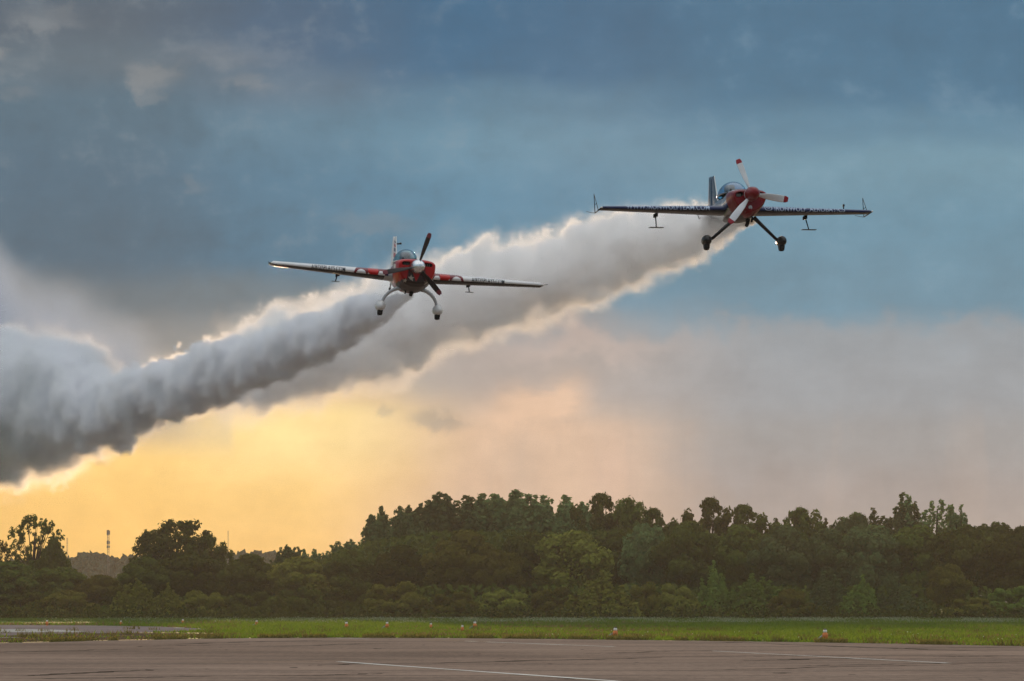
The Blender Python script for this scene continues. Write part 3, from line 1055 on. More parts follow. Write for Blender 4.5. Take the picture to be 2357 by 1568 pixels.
def box(cx, cy, cz, sx, sy, sz, rot=None):
    vs = [Vector((x * sx / 2, y * sy / 2, z * sz / 2)) for x in (-1, 1) for y in (-1, 1) for z in (-1, 1)]
    if rot is not None:
        vs = [rot @ v for v in vs]
    vs = [v + Vector((cx, cy, cz)) for v in vs]
    return vs, [(0, 1, 3, 2), (4, 6, 7, 5), (0, 4, 5, 1), (2, 3, 7, 6), (0, 2, 6, 4), (1, 5, 7, 3)]


# ------------------------------------------------------------------ runway edge lights
M_ORANGE = material('orange_paint', (0.62, 0.17, 0.03), 0.5, var=0.15)
M_LENS = material('frosted_white_lens', (0.74, 0.70, 0.62), 0.35, coat=0.3)
M_DARKMET = material('dark_metal', (0.05, 0.055, 0.06), 0.45, metal=0.6)
M_GALV = material('blue_grey_conduit', (0.16, 0.20, 0.22), 0.5, metal=0.3)
light_me = {}
v, f = lathe([(0.02, 0.0), (0.125, 0.0), (0.13, 0.02), (0.07, 0.03), (0.035, 0.05), (0.035, 0.10), (0.09, 0.115), (0.125, 0.16), (0.128, 0.28), (0.108, 0.35), (0.085, 0.385), (0.02, 0.39)], 18)
light_me['body'] = mesh_from('body', v, f, True)
light_me['body'].materials.append(M_ORANGE)
v, f = lathe([(0.02, 0.385), (0.078, 0.388), (0.092, 0.42), (0.094, 0.47), (0.075, 0.51), (0.02, 0.525)], 18)
light_me['lens'] = mesh_from('lens', v, f, True)
light_me['lens'].materials.append(M_LENS)
v, f = lathe([(0.02, 0.517), (0.082, 0.515), (0.075, 0.54), (0.03, 0.56), (0.01, 0.565)], 18)
light_me['cap'] = mesh_from('cap', v, f, True)
light_me['cap'].materials.append(M_DARKMET)
v, f = tube([(-0.10, 0.02, 0.25), (-0.24, 0.02, 0.16), (-0.42, 0.02, 0.02)], [0.05, 0.045, 0.04], 8)
light_me['conduit'] = mesh_from('conduit', v, f, True)
light_me['conduit'].materials.append(M_GALV)
v, f = tube([(-0.07, -0.02, 0.18), (-0.16, -0.02, 0.0)], [0.022, 0.022], 6)
light_me['stay'] = mesh_from('stay', v, f, True)
light_me['stay'].materials.append(M_DARKMET)
LIGHTS = [  # photo x, foot y, height factor, has conduit, label
    (109, 1440.5, 0.85, False, 'orange runway light farthest left, faint, past the taxiway'),
    (279, 1440.0, 0.75, False, 'faint orange runway light second from the left, past the taxiway'),
    (421, 1438.5, 0.9, True, 'small orange runway light with a grey pipe beyond the end of the taxiway'),
    (591, 1442.0, 0.9, True, 'small orange runway light where the taxiway tapers into grass'),
    (798, 1449.5, 1.0, True, 'orange runway light with a blue-grey pipe below the pink marker'),
    (891, 1448.5, 0.95, True, 'orange runway light with a dark pipe in the dry grass, left of a bare one'),
    (992, 1448.2, 0.8, False, 'bare orange runway light without a pipe in mid green grass'),
    (1064, 1455.0, 0.8, False, 'bare orange runway light standing lower, left of a piped one'),
    (1093, 1449.5, 1.05, True, 'orange runway light with a long grey pipe just right of a bare one'),
    (1414.5, 1469.6, 1.0, True, 'orange runway light right on the asphalt edge, right of centre'),
    (1898, 1475.8, 1.02, True, 'largest orange runway light, nearest the camera at the right'),
]
for x, y, k, pipe, label in LIGHTS:
    gxp, gyp = ground(x, y)
    root = empty('runway_light', (gxp, gyp, 0.0), rng.uniform(-0.15, 0.15))
    root.rotation_euler[1] = rng.uniform(-0.04, 0.06)
    root.scale = (k, k, k)
    tag(root, label, 'runway light', 'runway edge lights in the grass')
    for nme in ('body', 'lens', 'cap') + (('conduit', 'stay') if pipe else ()):
        link(nme, light_me[nme], root)

# small pinkish marker in front of the bushes
mx_, my_ = ground(803, 1424.5)
mk = empty('field_marker', (mx_, my_, 0))
tag(mk, 'small pinkish red forked marker on a thin post before the bushes', 'marker')
M_PINK = material('faded_pink_red', (0.50, 0.12, 0.10), 0.6)
add('post', tube([(0, 0, 0), (0, 0, 0.42)], [0.03, 0.03], 6), M_PINK, mk)
add('arm', tube([(0, 0, 0.38), (-0.16, 0, 0.58)], [0.05, 0.06], 6), M_PINK, mk)
add('arm', tube([(0, 0, 0.38), (0.17, 0, 0.60)], [0.05, 0.07], 6), M_PINK, mk)

# ------------------------------------------------------------------ distant masts
M_MAST = material('mast_steel', (0.20, 0.15, 0.13), 0.6, metal=0.2)
M_ANT = material('antenna_panel', (0.10, 0.10, 0.11), 0.6)


def mast(x, top, dist, base_z, half, label, panels=True):
    p = place(x, top, dist)
    root = empty('radio_mast', (p.x, dist, base_z))
    tag(root, label, 'mast', 'radio masts on the far hill')
    H = p.z - base_z
    vs = []
    parts = []
    for sx, sy in ((-1, -1), (1, -1), (1, 1), (-1, 1)):
        parts.append(tube([(sx * half, sy * half, 0), (sx * half * 0.8, sy * half * 0.8, H)], [half * 0.22, half * 0.2], 5))
    add('lattice_leg', join(*parts[:2]), M_MAST, root)
    add('lattice_leg', join(*parts[2:]), M_MAST, root)
    br = []
    k = max(4, int(H / (half * 3.2)))
    for i in range(k):
        z0, z1 = H * i / k, H * (i + 1) / k
        s = 1 if i % 2 else -1
        br.append(tube([(-s * half, -half, z0), (s * half, -half, z1)], [half * 0.16] * 2, 4))
        br.append(tube([(half, -s * half, z0), (half, s * half, z1)], [half * 0.16] * 2, 4))
        br.append(tube([(-half, s * half, z0), (-half, -s * half, z1)], [half * 0.16] * 2, 4))
    add('bracing', join(*br), M_MAST, root)
    if panels:
        for zz, hh, ww in ((0.96, 2.6, 1.0), (0.80, 1.7, 0.85), (0.73, 1.2, 0.75)):
            for q in range(3):
                a = q * 2.094 + 0.5
                add('antenna_panel', box(math.cos(a) * half * 1.5, math.sin(a) * half * 1.5, H * zz, 0.18, 0.15 + 0.12 * ww, hh * (0.42 + 0.09 * q), Matrix.Rotation(a, 3, 'Z')), M_ANT, root, False)
    return root


mast(249.5, 1220.5, 1600, 5.0, 0.25, 'lattice radio mast with antenna panels on the far hill at left')
mast(155, 1238, 1600, 5.0, 0.15, 'short bare mast poking up right of the leggy tree', False)
mast(525, 1222, 1600, 5.0, 0.11, 'hair-thin bare mast right of the lone dome-shaped tree', False)
# ------------------------------------------------------------------ aerobatic planes
# plane space: origin at the propeller hub, x forward, y to the plane's left, z up, metres
from mathutils.bvhtree import BVHTree


def paint(name, color, rough=0.34, coat=0.15, metal=0.0):
    return material(name, color, rough, metal=metal, coat=coat, spec=0.22, var=0.06, vscale=4.0)


P_RED = paint('red_paint', (0.40, 0.008, 0.006))
P_BURG = paint('burgundy_paint', (0.16, 0.010, 0.018))
P_WHITE = paint('white_paint', (0.68, 0.68, 0.67))
P_CREAM = paint('cream_paint', (0.62, 0.58, 0.48))
P_NAVY = paint('navy_paint', (0.010, 0.022, 0.085))
P_BLACK = paint('black_paint', (0.012, 0.010, 0.010))
P_DARK = paint('dark_brown_paint', (0.030, 0.016, 0.013))
P_CHERRY = paint('cherry_red_paint', (0.17, 0.003, 0.007))
P_GREY = paint('light_grey_paint', (0.42, 0.43, 0.44))
P_SILVER = paint('polished_spinner', (0.78, 0.79, 0.80), rough=0.22, metal=0.85)
P_GLOSSNAVY = paint('gloss_navy_paint', (0.014, 0.030, 0.060), rough=0.12, coat=1.0)
P_BLUESTEEL = paint('steel_blue_paint', (0.020, 0.060, 0.11), rough=0.3, coat=0.3)
P_RUBBER = material('tyre_rubber', (0.012, 0.012, 0.012), 0.8)
P_HOLE = material('engine_bay_dark', (0.006, 0.005, 0.005), 0.9)
P_CYL = material('engine_cylinder_metal', (0.22, 0.21, 0.18), 0.5, metal=0.5)
P_LETTERBLUE = material('pale_blue_lettering', (0.40, 0.50, 0.64), 0.5)
P_LETTERBLK = material('dark_lettering', (0.012, 0.022, 0.035), 0.4)
P_BLADE = paint('dark_blade', (0.022, 0.014, 0.013), rough=0.4)
P_BLADEW = paint('white_blade', (0.66, 0.68, 0.70), rough=0.35)
P_TIPRED = paint('blade_tip_red', (0.30, 0.022, 0.035), rough=0.4)
P_TIPDK = paint('blade_tip_dark_red', (0.17, 0.035, 0.045), rough=0.4)
P_LAMP = material('lamp_glass', (0.85, 0.85, 0.8), 0.15, coat=1.0)


def glass(name, tint, refl):
    m = bpy.data.materials.new(name)
    m.use_nodes = True
    t = m.node_tree
    t.nodes.clear()
    o = t.nodes.new('ShaderNodeOutputMaterial')
    a = t.nodes.new('ShaderNodeBsdfTransparent')
    a.inputs[0].default_value = (*tint, 1)
    g = t.nodes.new('ShaderNodeBsdfGlossy')
    g.inputs['Color'].default_value = (0.9, 0.95, 1, 1)
    g.inputs['Roughness'].default_value = 0.03
    lw = t.nodes.new('ShaderNodeLayerWeight')
    fac = X(t, lw.outputs['Facing']).pow(4.0) * 0.7 + refl
    mx = t.nodes.new('ShaderNodeMixShader')
    t.links.new(fac.min(1.0).s, mx.inputs[0])
    t.links.new(a.outputs[0], mx.inputs[1])
    t.links.new(g.outputs[0], mx.inputs[2])
    t.links.new(mx.outputs[0], o.inputs['Surface'])
    return m


P_GLASS_TEAL = glass('teal_canopy_glass', (0.28, 0.52, 0.56), 0.09)
P_GLASS_BLUE = glass('blue_canopy_glass', (0.22, 0.55, 0.75), 0.13)


def section(s, n):
    """closed ring of a fuselage section (x, zc, half width, top, bottom, exponent top, exponent bottom)"""
    x, zc, w, zt, zb, nt, nb = s
    pts = []
    for i in range(n):
        a = 2 * math.pi * i / n
        c, sn = math.cos(a), math.sin(a)
        if sn >= 0:
            y = w * math.copysign(abs(c) ** (2 / nt), c)
            z = zc + (zt - zc) * abs(sn) ** (2 / nt)
        else:
            y = w * math.copysign(abs(c) ** (2 / nb), c)
            z = zc - (zc - zb) * abs(sn) ** (2 / nb)
        pts.append((x, y, z))
    return pts


def loft_sections(secs, steps):
    """smoothly interpolated list of sections"""
    A_ = np.array(secs)
    xs = -A_[:, 0]
    out = []
    for k in range(len(secs) - 1):
        for j in range(steps):
            f = j / steps
            # Catmull-Rom on every parameter
            p0, p1, p2, p3 = A_[max(k - 1, 0)], A_[k], A_[k + 1], A_[min(k + 2, len(secs) - 1)]
            v = 0.5 * ((2 * p1) + (p2 - p0) * f + (2 * p0 - 5 * p1 + 4 * p2 - p3) * f * f + (3 * p1 - p0 - 3 * p2 + p3) * f ** 3)
            v[0] = p1[0] + (p2[0] - p1[0]) * f
            out.append(tuple(v))
    out.append(tuple(secs[-1]))
    return out


def body_mesh(name, secs, mats, colour, steps=5, n=56, cap_front=False, cap_back=True, parent=None, off=0.0):
    L = loft_sections(secs, steps)
    rings = [section(s, n) for s in L]
    vs = [p for r in rings for p in r]
    fs, mi = [], []
    for k in range(len(rings) - 1):
        for i in range(n):
            j = (i + 1) % n
            q = (k * n + i, (k + 1) * n + i, (k + 1) * n + j, k * n + j)
            fs.append(q)
            c = np.mean([vs[t] for t in q], axis=0)
            mi.append(colour(*c))
    if cap_back:
        m = (len(rings) - 1) * n
        fs.append(tuple(m + i for i in range(n)))
        mi.append(mi[-1])
    me = mesh_from(name, vs, fs, True)
    for m in mats:
        me.materials.append(m)
    me.polygons.foreach_set('material_index', mi)
    return link(name, me, parent), rings[0], rings[-1]


def front_plate(name, ring, holes, mats, colour, parent, bulge=0.0):
    """front face of the cowling: flat plate with openings that run back into the dark"""
    bm = bmesh.new()
    x0 = ring[0][0]

    def loop(pts):
        v = [bm.verts.new(p) for p in pts]
        return v, [bm.edges.new((v[i], v[(i + 1) % len(v)])) for i in range(len(v))]
    allv, e = loop(ring)
    rims = []
    for h in holes:
        v, he = loop([(x0, y, z) for y, z in h])
        rims.append(v)
        e = e + he
    bmesh.ops.triangle_fill(bm, edges=e, use_beauty=True)
    bmesh.ops.recalc_face_normals(bm, faces=bm.faces[:])
    if sum((f.normal.x * f.calc_area()) for f in bm.faces) < 0:
        for f in bm.faces:
            f.normal_flip()
    for f in bm.faces:
        c = f.calc_center_median()
        f.material_index = colour(*c)
    for v in rims:
        backv = [bm.verts.new((p.co.x - 0.16, p.co.y, p.co.z)) for p in v]
        m = len(v)
        for i in range(m):
            j = (i + 1) % m
            f = bm.faces.new((v[i], v[j], backv[j], backv[i]))
            f.material_index = len(mats)
        f = bm.faces.new(backv)
        f.material_index = len(mats)
    me = bpy.data.meshes.new(name)
    bm.to_mesh(me)
    bm.free()
    for m in mats + [P_HOLE]:
        me.materials.append(m)
    return link(name, me, parent)


def superloop(cy, cz, ry, rz, n=20, e=2.6, tilt=0.0):
    out = []
    for i in range(n):
        a = 2 * math.pi * i / n
        c, s = math.cos(a), math.sin(a)
        y = ry * math.copysign(abs(c) ** (2 / e), c)
        z = rz * math.copysign(abs(s) ** (2 / e), s)
        out.append((cy + y, cz + z + tilt * y))
    return out


class Wing:
    """half wing of symmetric section; side +1 is the plane's left"""
    def __init__(s, side, y0, y1, le0, le1, c0, c1, t0, t1, z0, dih):
        s.side, s.y0, s.y1, s.le0, s.le1, s.c0, s.c1, s.t0, s.t1, s.z0, s.dih = side, y0, y1, le0, le1, c0, c1, t0, t1, z0, dih
        u = np.linspace(0, 1, 60) ** 2
        yt = 5 * (0.2969 * np.sqrt(u) - 0.1260 * u - 0.3516 * u ** 2 + 0.2843 * u ** 3 - 0.1036 * u ** 4)
        s.u, s.yt = u, yt

    def at(s, y, arc, off=0.0):
        """surface point at span y (from the centre line) and signed arc length from the leading edge (+ over the top)"""
        f = (y - s.y0) / (s.y1 - s.y0)
        c, t = s.c0 + (s.c1 - s.c0) * f, s.t0 + (s.t1 - s.t0) * f
        le = s.le0 + (s.le1 - s.le0) * f
        px, pz = s.u * c, s.yt * t * c
        L = np.concatenate([[0], np.cumsum(np.hypot(np.diff(px), np.diff(pz)))])
        a = min(abs(arc), L[-1])
        x, z = np.interp(a, L, px), np.interp(a, L, pz)
        e = 1e-3
        dx, dz = np.interp(a + e, L, px) - np.interp(max(a - e, 0), L, px), np.interp(a + e, L, pz) - np.interp(max(a - e, 0), L, pz)
        d = math.hypot(dx, dz) or 1
        nx, nz = -dz / d, dx / d        # outward in section
        sg = 1 if arc >= 0 else -1
        zc = s.z0 + math.tan(s.dih) * (y - s.y0)
        return Vector((le - x - nx * off, s.side * y, zc + sg * (z + nz * off)))

    def build(s, name, mats, colour, parent, ns=120, round_tip=True):
        arcs = np.concatenate([-np.linspace(1, 0, 26, endpoint=False) ** 1.7, np.linspace(0, 1, 27) ** 1.7])
        ys = list(np.linspace(s.y0, s.y1, ns))
        vs, fs, mi = [], [], []
        m = len(arcs)
        for y in ys:
            f = (y - s.y0) / (s.y1 - s.y0)
            c = s.c0 + (s.c1 - s.c0) * f
            for a in arcs:
                vs.append(s.at(y, a * c * 1.02))
        # closing the tip with a rounded edge
        for k in range(ns - 1):
            f = ((ys[k] + ys[k + 1]) / 2 - s.y0) / (s.y1 - s.y0)
            c = s.c0 + (s.c1 - s.c0) * f
            for i in range(m - 1):
                q = (k * m + i, k * m + i + 1, (k + 1) * m + i + 1, (k + 1) * m + i)
                fs.append(q if s.side < 0 else q[::-1])
                mi.append(colour((ys[k] + ys[k + 1]) / 2, (arcs[i] + arcs[i + 1]) / 2 * c))
        b = (ns - 1) * m
        for kk, (grow, sh) in enumerate(((0.03, 0.7), (0.05, 0.25))):
            for i, a in enumerate(arcs):
                p = s.at(s.y1, a * s.c1 * 1.02)
                zc = s.z0 + math.tan(s.dih) * (s.y1 - s.y0)
                vs.append(Vector((p.x - 0.03 * (kk + 1) * (1 if p.x > s.le1 - s.c1 * 0.3 else 0), s.side * (s.y1 + grow), zc + (p.z - zc) * sh)))
            nb = len(vs) - m
            for i in range(m - 1):
                q = (b + i, b + i + 1, nb + i + 1, nb + i)
                fs.append(q if s.side < 0 else q[::-1])
                mi.append(colour(s.y1, arcs[i] * s.c1))
            b = nb
        fs.append(tuple(range(b, b + m)) if s.side > 0 else tuple(range(b, b + m))[::-1])
        mi.append(mi[-1])
        me = mesh_from(name, vs, fs, True)
        for mm in mats:
            me.materials.append(mm)
        me.polygons.foreach_set('material_index', mi)
        return link(name, me, parent)


def text_on_wing(wing, text, y_from, y_to, arc0, height, mat, parent, bold=0.012):
    """lettering wrapped over the leading edge of a wing; it runs from span y_from to y_to"""
    cu = bpy.data.curves.new('lettering', 'FONT')
    cu.body = text
    cu.size = 1.0
    cu.offset = bold
    cu.resolution_u = 3
    ob = bpy.data.objects.new('lettering_tmp', cu)
    COL.objects.link(ob)
    dg = bpy.context.evaluated_depsgraph_get()
    me = bpy.data.meshes.new_from_object(ob.evaluated_get(dg))
    bpy.data.objects.remove(ob)
    bpy.data.curves.remove(cu)
    bm = bmesh.new()
    bm.from_mesh(me)
    bmesh.ops.triangulate(bm, faces=bm.faces[:])
    for _ in range(2):
        long = [e for e in bm.edges if e.calc_length() > 0.16]
        bmesh.ops.subdivide_edges(bm, edges=long, cuts=1)
        bmesh.ops.triangulate(bm, faces=bm.faces[:])
    xs = [v.co.x for v in bm.verts]
    x0, x1 = min(xs), max(xs)
    for v in bm.verts:
        f = (v.co.x - x0) / (x1 - x0)
        v.co = wing.at(y_from + (y_to - y_from) * f, arc0 + v.co.y / 0.72 * height, 0.004)
    bm.to_mesh(me)
    bm.free()
    me.name = 'lettering'
    me.materials.clear()
    me.materials.append(mat)
    return link('lettering', me, parent)


def ring_on_wing(wing, cy, ca, ry, ra, thick, mat, parent, e=2.0, name='emblem'):
    vs, fs = [], []
    n = 36
    for i in range(n):
        a = 2 * math.pi * i / n
        c, s = math.cos(a), math.sin(a)
        for k in (0, 1):
            y = (ry - k * thick) * math.copysign(abs(c) ** (2 / e), c)
            z = (ra - k * thick) * math.copysign(abs(s) ** (2 / e), s)
            vs.append(wing.at(cy + y, ca + z, 0.004))
    for i in range(n):
        j = (i + 1) % n
        fs.append((2 * i, 2 * j, 2 * j + 1, 2 * i + 1))
    return link(name, mesh_from(name, vs, fs), parent, mat)


def fin_mesh(pts_le, pts_te, thick, n=14):
    """upright or level tail surface between leading-edge and trailing-edge points (3-D), lens section; returns v, f"""
    return None


def tail_surface(name, root_le, root_te, tip_le, tip_te, tk_root, tk_tip, mats, colour, parent, norm, ns=24, nc=14):
    """tail surface with rounded section; norm is the thickness direction"""
    rl, rt, tl, tt = map(Vector, (root_le, root_te, tip_le, tip_te))
    norm = Vector(norm)
    vs, fs, mi = [], [], []
    ring = []
    us = [(1 - math.cos(math.pi * i / nc)) / 2 for i in range(nc + 1)]
    prof = [(u, 1) for u in us] + [(u, -1) for u in us[-2:0:-1]]
    m = len(prof)
    for k in range(ns + 1):
        f = k / ns
        le, te = rl.lerp(tl, f), rt.lerp(tt, f)
        tk = tk_root + (tk_tip - tk_root) * f
        if k == ns:
            tk *= 0.45
        for u, s in prof:
            h = tk * (2.2 * math.sqrt(u) * (1 - u) ** 0.9 + 0.03) * 0.75
            vs.append(le.lerp(te, u) + norm * s * h * 0.5)
    for k in range(ns):
        for i in range(m):
            j = (i + 1) % m
            fs.append((k * m + i, k * m + j, (k + 1) * m + j, (k + 1) * m + i))
            u = (prof[i][0] + prof[j][0]) / 2
            mi.append(colour((k + 0.5) / ns, u))
    fs.append(tuple(range(m))[::-1])
    fs.append(tuple(ns * m + i for i in range(m)))
    mi += [mi[0], mi[-1]]
    me = mesh_from(name, vs, fs, True)
    for mm in mats:
        me.materials.append(mm)
    me.polygons.foreach_set('material_index', mi)
    bm = bmesh.new()
    bm.from_mesh(me)
    bmesh.ops.recalc_face_normals(bm, faces=bm.faces[:])
    bm.to_mesh(me)
    bm.free()
    return link(name, me, parent)


def blade(name, angle, length, chord, mats, bands, parent, root=0.12, pitch0=58, pitch1=20):
    """propeller blade in the y-z disc at an angle seen from the front (0 = image right, counter-clockwise)"""
    vs, fs, mi = [], [], []
    ns, m = 46, 12
    # seen from the front, image right is the plane's left (+y)
    rad = Vector((0, math.cos(angle), math.sin(angle)))
    tan = Vector((0, -math.sin(angle), math.cos(angle)))
    ax = Vector((1, 0, 0))
    for k in range(ns + 1):
        f = k / ns
        r = root + (length - root) * f
        c = chord * np.interp(f, [0, 0.12, 0.35, 0.7, 0.93, 1.0], [0.42, 0.55, 0.95, 1.0, 0.86, 0.55])
        t = np.interp(f, [0, 0.15, 0.5, 1], [0.075, 0.045, 0.022, 0.010])
        p = R(np.interp(f, [0, 1], [pitch0, pitch1]))
        d1 = tan * math.cos(p) + ax * math.sin(p)
        d2 = rad.cross(d1)
        for i in range(m):
            a = 2 * math.pi * i / m
            vs.append(rad * r + d1 * (math.cos(a) * c * 0.5) + d2 * (math.sin(a) * t * 0.5))
    for k in range(ns):
        rr = root + (length - root) * (k + 0.5) / ns
        for i in range(m):
            j = (i + 1) % m
            fs.append((k * m + i, k * m + j, (k + 1) * m + j, (k + 1) * m + i))
            mi.append(bands(rr))
    fs.append(tuple(ns * m + i for i in range(m)))
    mi.append(mi[-1])
    fs.append(tuple(range(m))[::-1])
    mi.append(mi[0])
    me = mesh_from(name, vs, fs, True)
    for mm in mats:
        me.materials.append(mm)
    me.polygons.foreach_set('material_index', mi)
    bm = bmesh.new()
    bm.from_mesh(me)
    bmesh.ops.recalc_face_normals(bm, faces=bm.faces[:])
    bm.to_mesh(me)
    bm.free()
    return link(name, me, parent)


def bubble(name, x0, x1, w, zb, h, mat, parent, peak=0.42, n=30, m=22):
    """blown canopy: half bubble from x0 (front) to x1 (rear)"""
    vs, fs = [], []
    for k in range(n + 1):
        f = k / n
        x = x0 + (x1 - x0) * f
        q = f / peak * 0.5 if f < peak else 0.5 + (f - peak) / (1 - peak) * 0.5
        s = max(0.0, math.sin(math.pi * q)) ** 0.62
        for i in range(m + 1):
            a = math.pi * i / m
            vs.append((x, w * s ** 0.75 * math.cos(a), zb + h * s * math.sin(a) ** 0.9))
    for k in range(n):
        for i in range(m):
            b = k * (m + 1) + i
            fs.append((b, b + 1, b + m + 2, b + m + 1))
    return link(name, mesh_from(name, vs, fs, True), parent, mat)


def rim_tube(x0, x1, w, zb, peak, r, n=30, steps=24):
    """frame that follows the lower edge of a bubble canopy"""
    L, Rr = [], []
    for k in range(steps + 1):
        f = k / steps
        x = x0 + (x1 - x0) * f
        q = f / peak * 0.5 if f < peak else 0.5 + (f - peak) / (1 - peak) * 0.5
        s = max(0.0, math.sin(math.pi * q)) ** 0.62
        L.append((x, w * s ** 0.75, zb))
        Rr.append((x, -w * s ** 0.75, zb))
    pts = L + Rr[::-1][1:]
    return tube(pts, [r] * len(pts), 6)


def spinner_mesh(length, r, n=28, blunt=0.55, base=0.06):
    prof = []
    for k in range(15):
        f = k / 14
        prof.append((max(0.004, r * math.cos(f * math.pi / 2) ** blunt), length * math.sin(f * math.pi / 2) ** (1.0 + 0.25 * (1 - blunt))))
    prof = [(r * 0.96, -base)] + prof
    v, f = lathe(prof, n)
    return [(z, x, y) for x, y, z in v], f


def drop(cx, cy, cz, lx_f, lx_b, ry, rz, n=18, m=14):
    """wheel fairing: teardrop body"""
    vs, fs = [], []
    for k in range(m + 1):
        f = k / m
        x = cx + lx_f - (lx_f + lx_b) * f
        s = (2.6 * math.sqrt(f) * (1 - f) ** 0.75) / 1.24
        s = min(1.0, max(0.03, s))
        for i in range(n):
            a = 2 * math.pi * i / n
            vs.append((x, cy + ry * s * math.cos(a), cz + rz * s * math.sin(a) * (1.0 if math.sin(a) > 0 else 0.85)))
    for k in range(m):
        for i in range(n):
            j = (i + 1) % n
            fs.append((k * n + i, (k + 1) * n + i, (k + 1) * n + j, k * n + j))
    fs.append(tuple(range(n))[::-1][::-1])
    fs.append(tuple(m * n + i for i in range(n))[::-1])
    return vs, fs


def wheel(cx, cy, cz, r, w):
    v, f = lathe([(r * 0.55, -w / 2), (r * 0.9, -w / 2), (r, -w * 0.25), (r, w * 0.25), (r * 0.9, w / 2), (r * 0.55, w / 2)], 22)
    return [(cx + a, cy + c, cz + b) for a, b, c in v], f


def pose(root, hub, yaw, pitch, roll):
    """nose towards the viewer: yaw turns it to image right, pitch raises it, roll > 0 drops the plane's left wing"""
    y, p, r = R(yaw), R(pitch), R(-roll)
    fwd = Vector((math.sin(y) * math.cos(p), -math.cos(y) * math.cos(p), math.sin(p)))
    left = Vector((0, 0, 1)).cross(fwd).normalized()
    up = fwd.cross(left)
    M = Matrix((fwd, left, up)).transposed()
    M = M @ Matrix.Rotation(r, 3, 'X')
    root.matrix_world = Matrix.Translation(hub) @ M.to_4x4()


def star(cy, cz, r, bvh, mat, parent, name='star_emblem'):
    vs, fs = [], []

    def put(y, z):
        h = bvh.ray_cast(Vector((2, y, z)), Vector((-1, 0, 0)))
        if h[0] is None:
            return Vector((-0.6, y, z))
        return h[0] + h[1] * (0.006 if h[1].x > 0 else -0.006)
    vs.append(put(cy, cz))
    for i in range(10):
        a = math.pi / 2 + i * math.pi / 5
        rr = r if i % 2 == 0 else r * 0.42
        vs.append(put(cy + rr * math.cos(a), cz + rr * math.sin(a)))
    for i in range(10):
        fs.append((0, 1 + i, 1 + (i + 1) % 10))
    return link(name, mesh_from(name, vs, fs), parent, mat)


def spade(wing, y, x_off, drop_len, plate_w, plate_d, parent, lean):
    """aileron spade: bracket, arm and flat plate under the wing"""
    base = wing.at(y, -0.9, 0.0)
    base.x = wing.at(y, 0).x - x_off
    base.z = wing.z0 + math.tan(wing.dih) * (y - wing.y0) - 0.03
    foot = base + Vector((0.30, wing.side * lean, -drop_len))
    arm = add('spade_arm', join(tube([base, base.lerp(foot, 0.25) + Vector((0, 0.012, 0)), foot], [0.020, 0.018, 0.015], 8),
                                box(base.x, base.y + 0.035, base.z - 0.03, 0.16, 0.07, 0.09), box(base.x + 0.03, base.y - 0.02, base.z - 0.06, 0.10, 0.05, 0.09)), P_BLACK, parent)
    v, f = box(foot.x, foot.y, foot.z, plate_d, plate_w, 0.012)
    add('spade_plate', (v, f), P_BLACK, arm, False)
    return arm


# ================================================================== the red and white plane
hubA = place(961, 613.5, 164.5)
pA = empty('aerobatic_plane')
tag(pA, 'red nosed white winged aerobatic plane with a silver spinner, trailing grey smoke', 'airplane')
A_secs = [  # x, zc, w, top, bottom, n_top, n_bottom
    (-0.15, 0.03, 0.50, 0.17, -0.43, 3.2, 2.3),
    (-0.19, 0.03, 0.535, 0.20, -0.48, 3.2, 2.3),
    (-0.36, 0.03, 0.565, 0.235, -0.56, 3.1, 2.3),
    (-0.85, 0.02, 0.585, 0.27, -0.66, 2.9, 2.3),
    (-1.35, 0.00, 0.56, 0.30, -0.69, 2.7, 2.3),
    (-1.95, -0.02, 0.48, 0.31, -0.65, 2.4, 2.3),
    (-2.60, -0.02, 0.42, 0.31, -0.58, 2.3, 2.3),
    (-3.40, 0.00, 0.38, 0.33, -0.48, 2.2, 2.2),
    (-4.30, 0.04, 0.29, 0.32, -0.34, 2.0, 2.0),
    (-5.30, 0.08, 0.17, 0.27, -0.18, 2.0, 2.0),
    (-6.20, 0.12, 0.05, 0.22, -0.02, 2.0, 2.0)]
A_mats = [P_RED, P_DARK, P_BURG, P_CREAM, P_NAVY, P_WHITE]


def A_colour(x, y, z):
    if x > -1.3:
        if z < -0.13 and abs(y) < 0.15 + (-0.13 - z) * 0.95 + 0.02 * math.sin(z * 40):
            return 1
        if x < -0.75 and z > 0.10:
            return 2
        if x < -0.55 and -0.10 < z < 0.06 - (x + 0.55) * 0.12 and abs(y) > 0.3:
            return 3 if math.sin(x * 7 + z * 8) > -0.4 else 2
        return 0
    if z > 0.16:
        return 4
    if z > -0.06:
        return 3 if math.sin(x * 3.1 + z * 9) > -0.2 else 2
    if z > -0.3:
        return 2 if math.sin(x * 4.0) > 0 else 5
    return 0 if x > -3 else 5


fusA, ringA, _ = body_mesh('fuselage', A_secs, A_mats, A_colour, steps=7, n=72, parent=pA)
holesA = [superloop(0.325, 0.085, 0.115, 0.052, 24, 4.5, -0.03), superloop(-0.325, 0.085, 0.115, 0.052, 24, 4.5, 0.03)]
faceA = front_plate('cowling_front', ringA, holesA, A_mats, A_colour, pA)
for s in (1, -1):
    for q in range(3):
        add('engine_fin', box(-0.275, s * (0.26 + 0.055 * q), 0.075, 0.02, 0.018, 0.075), P_CYL, faceA, False)
dgA = bpy.context.evaluated_depsgraph_get()


def bvh_of(*obs):
    vs, fs = [], []
    for o in obs:
        b = len(vs)
        vs += [v.co.copy() for v in o.data.vertices]
        fs += [tuple(i + b for i in p.vertices) for p in o.data.polygons]
    return BVHTree.FromPolygons(vs, fs)


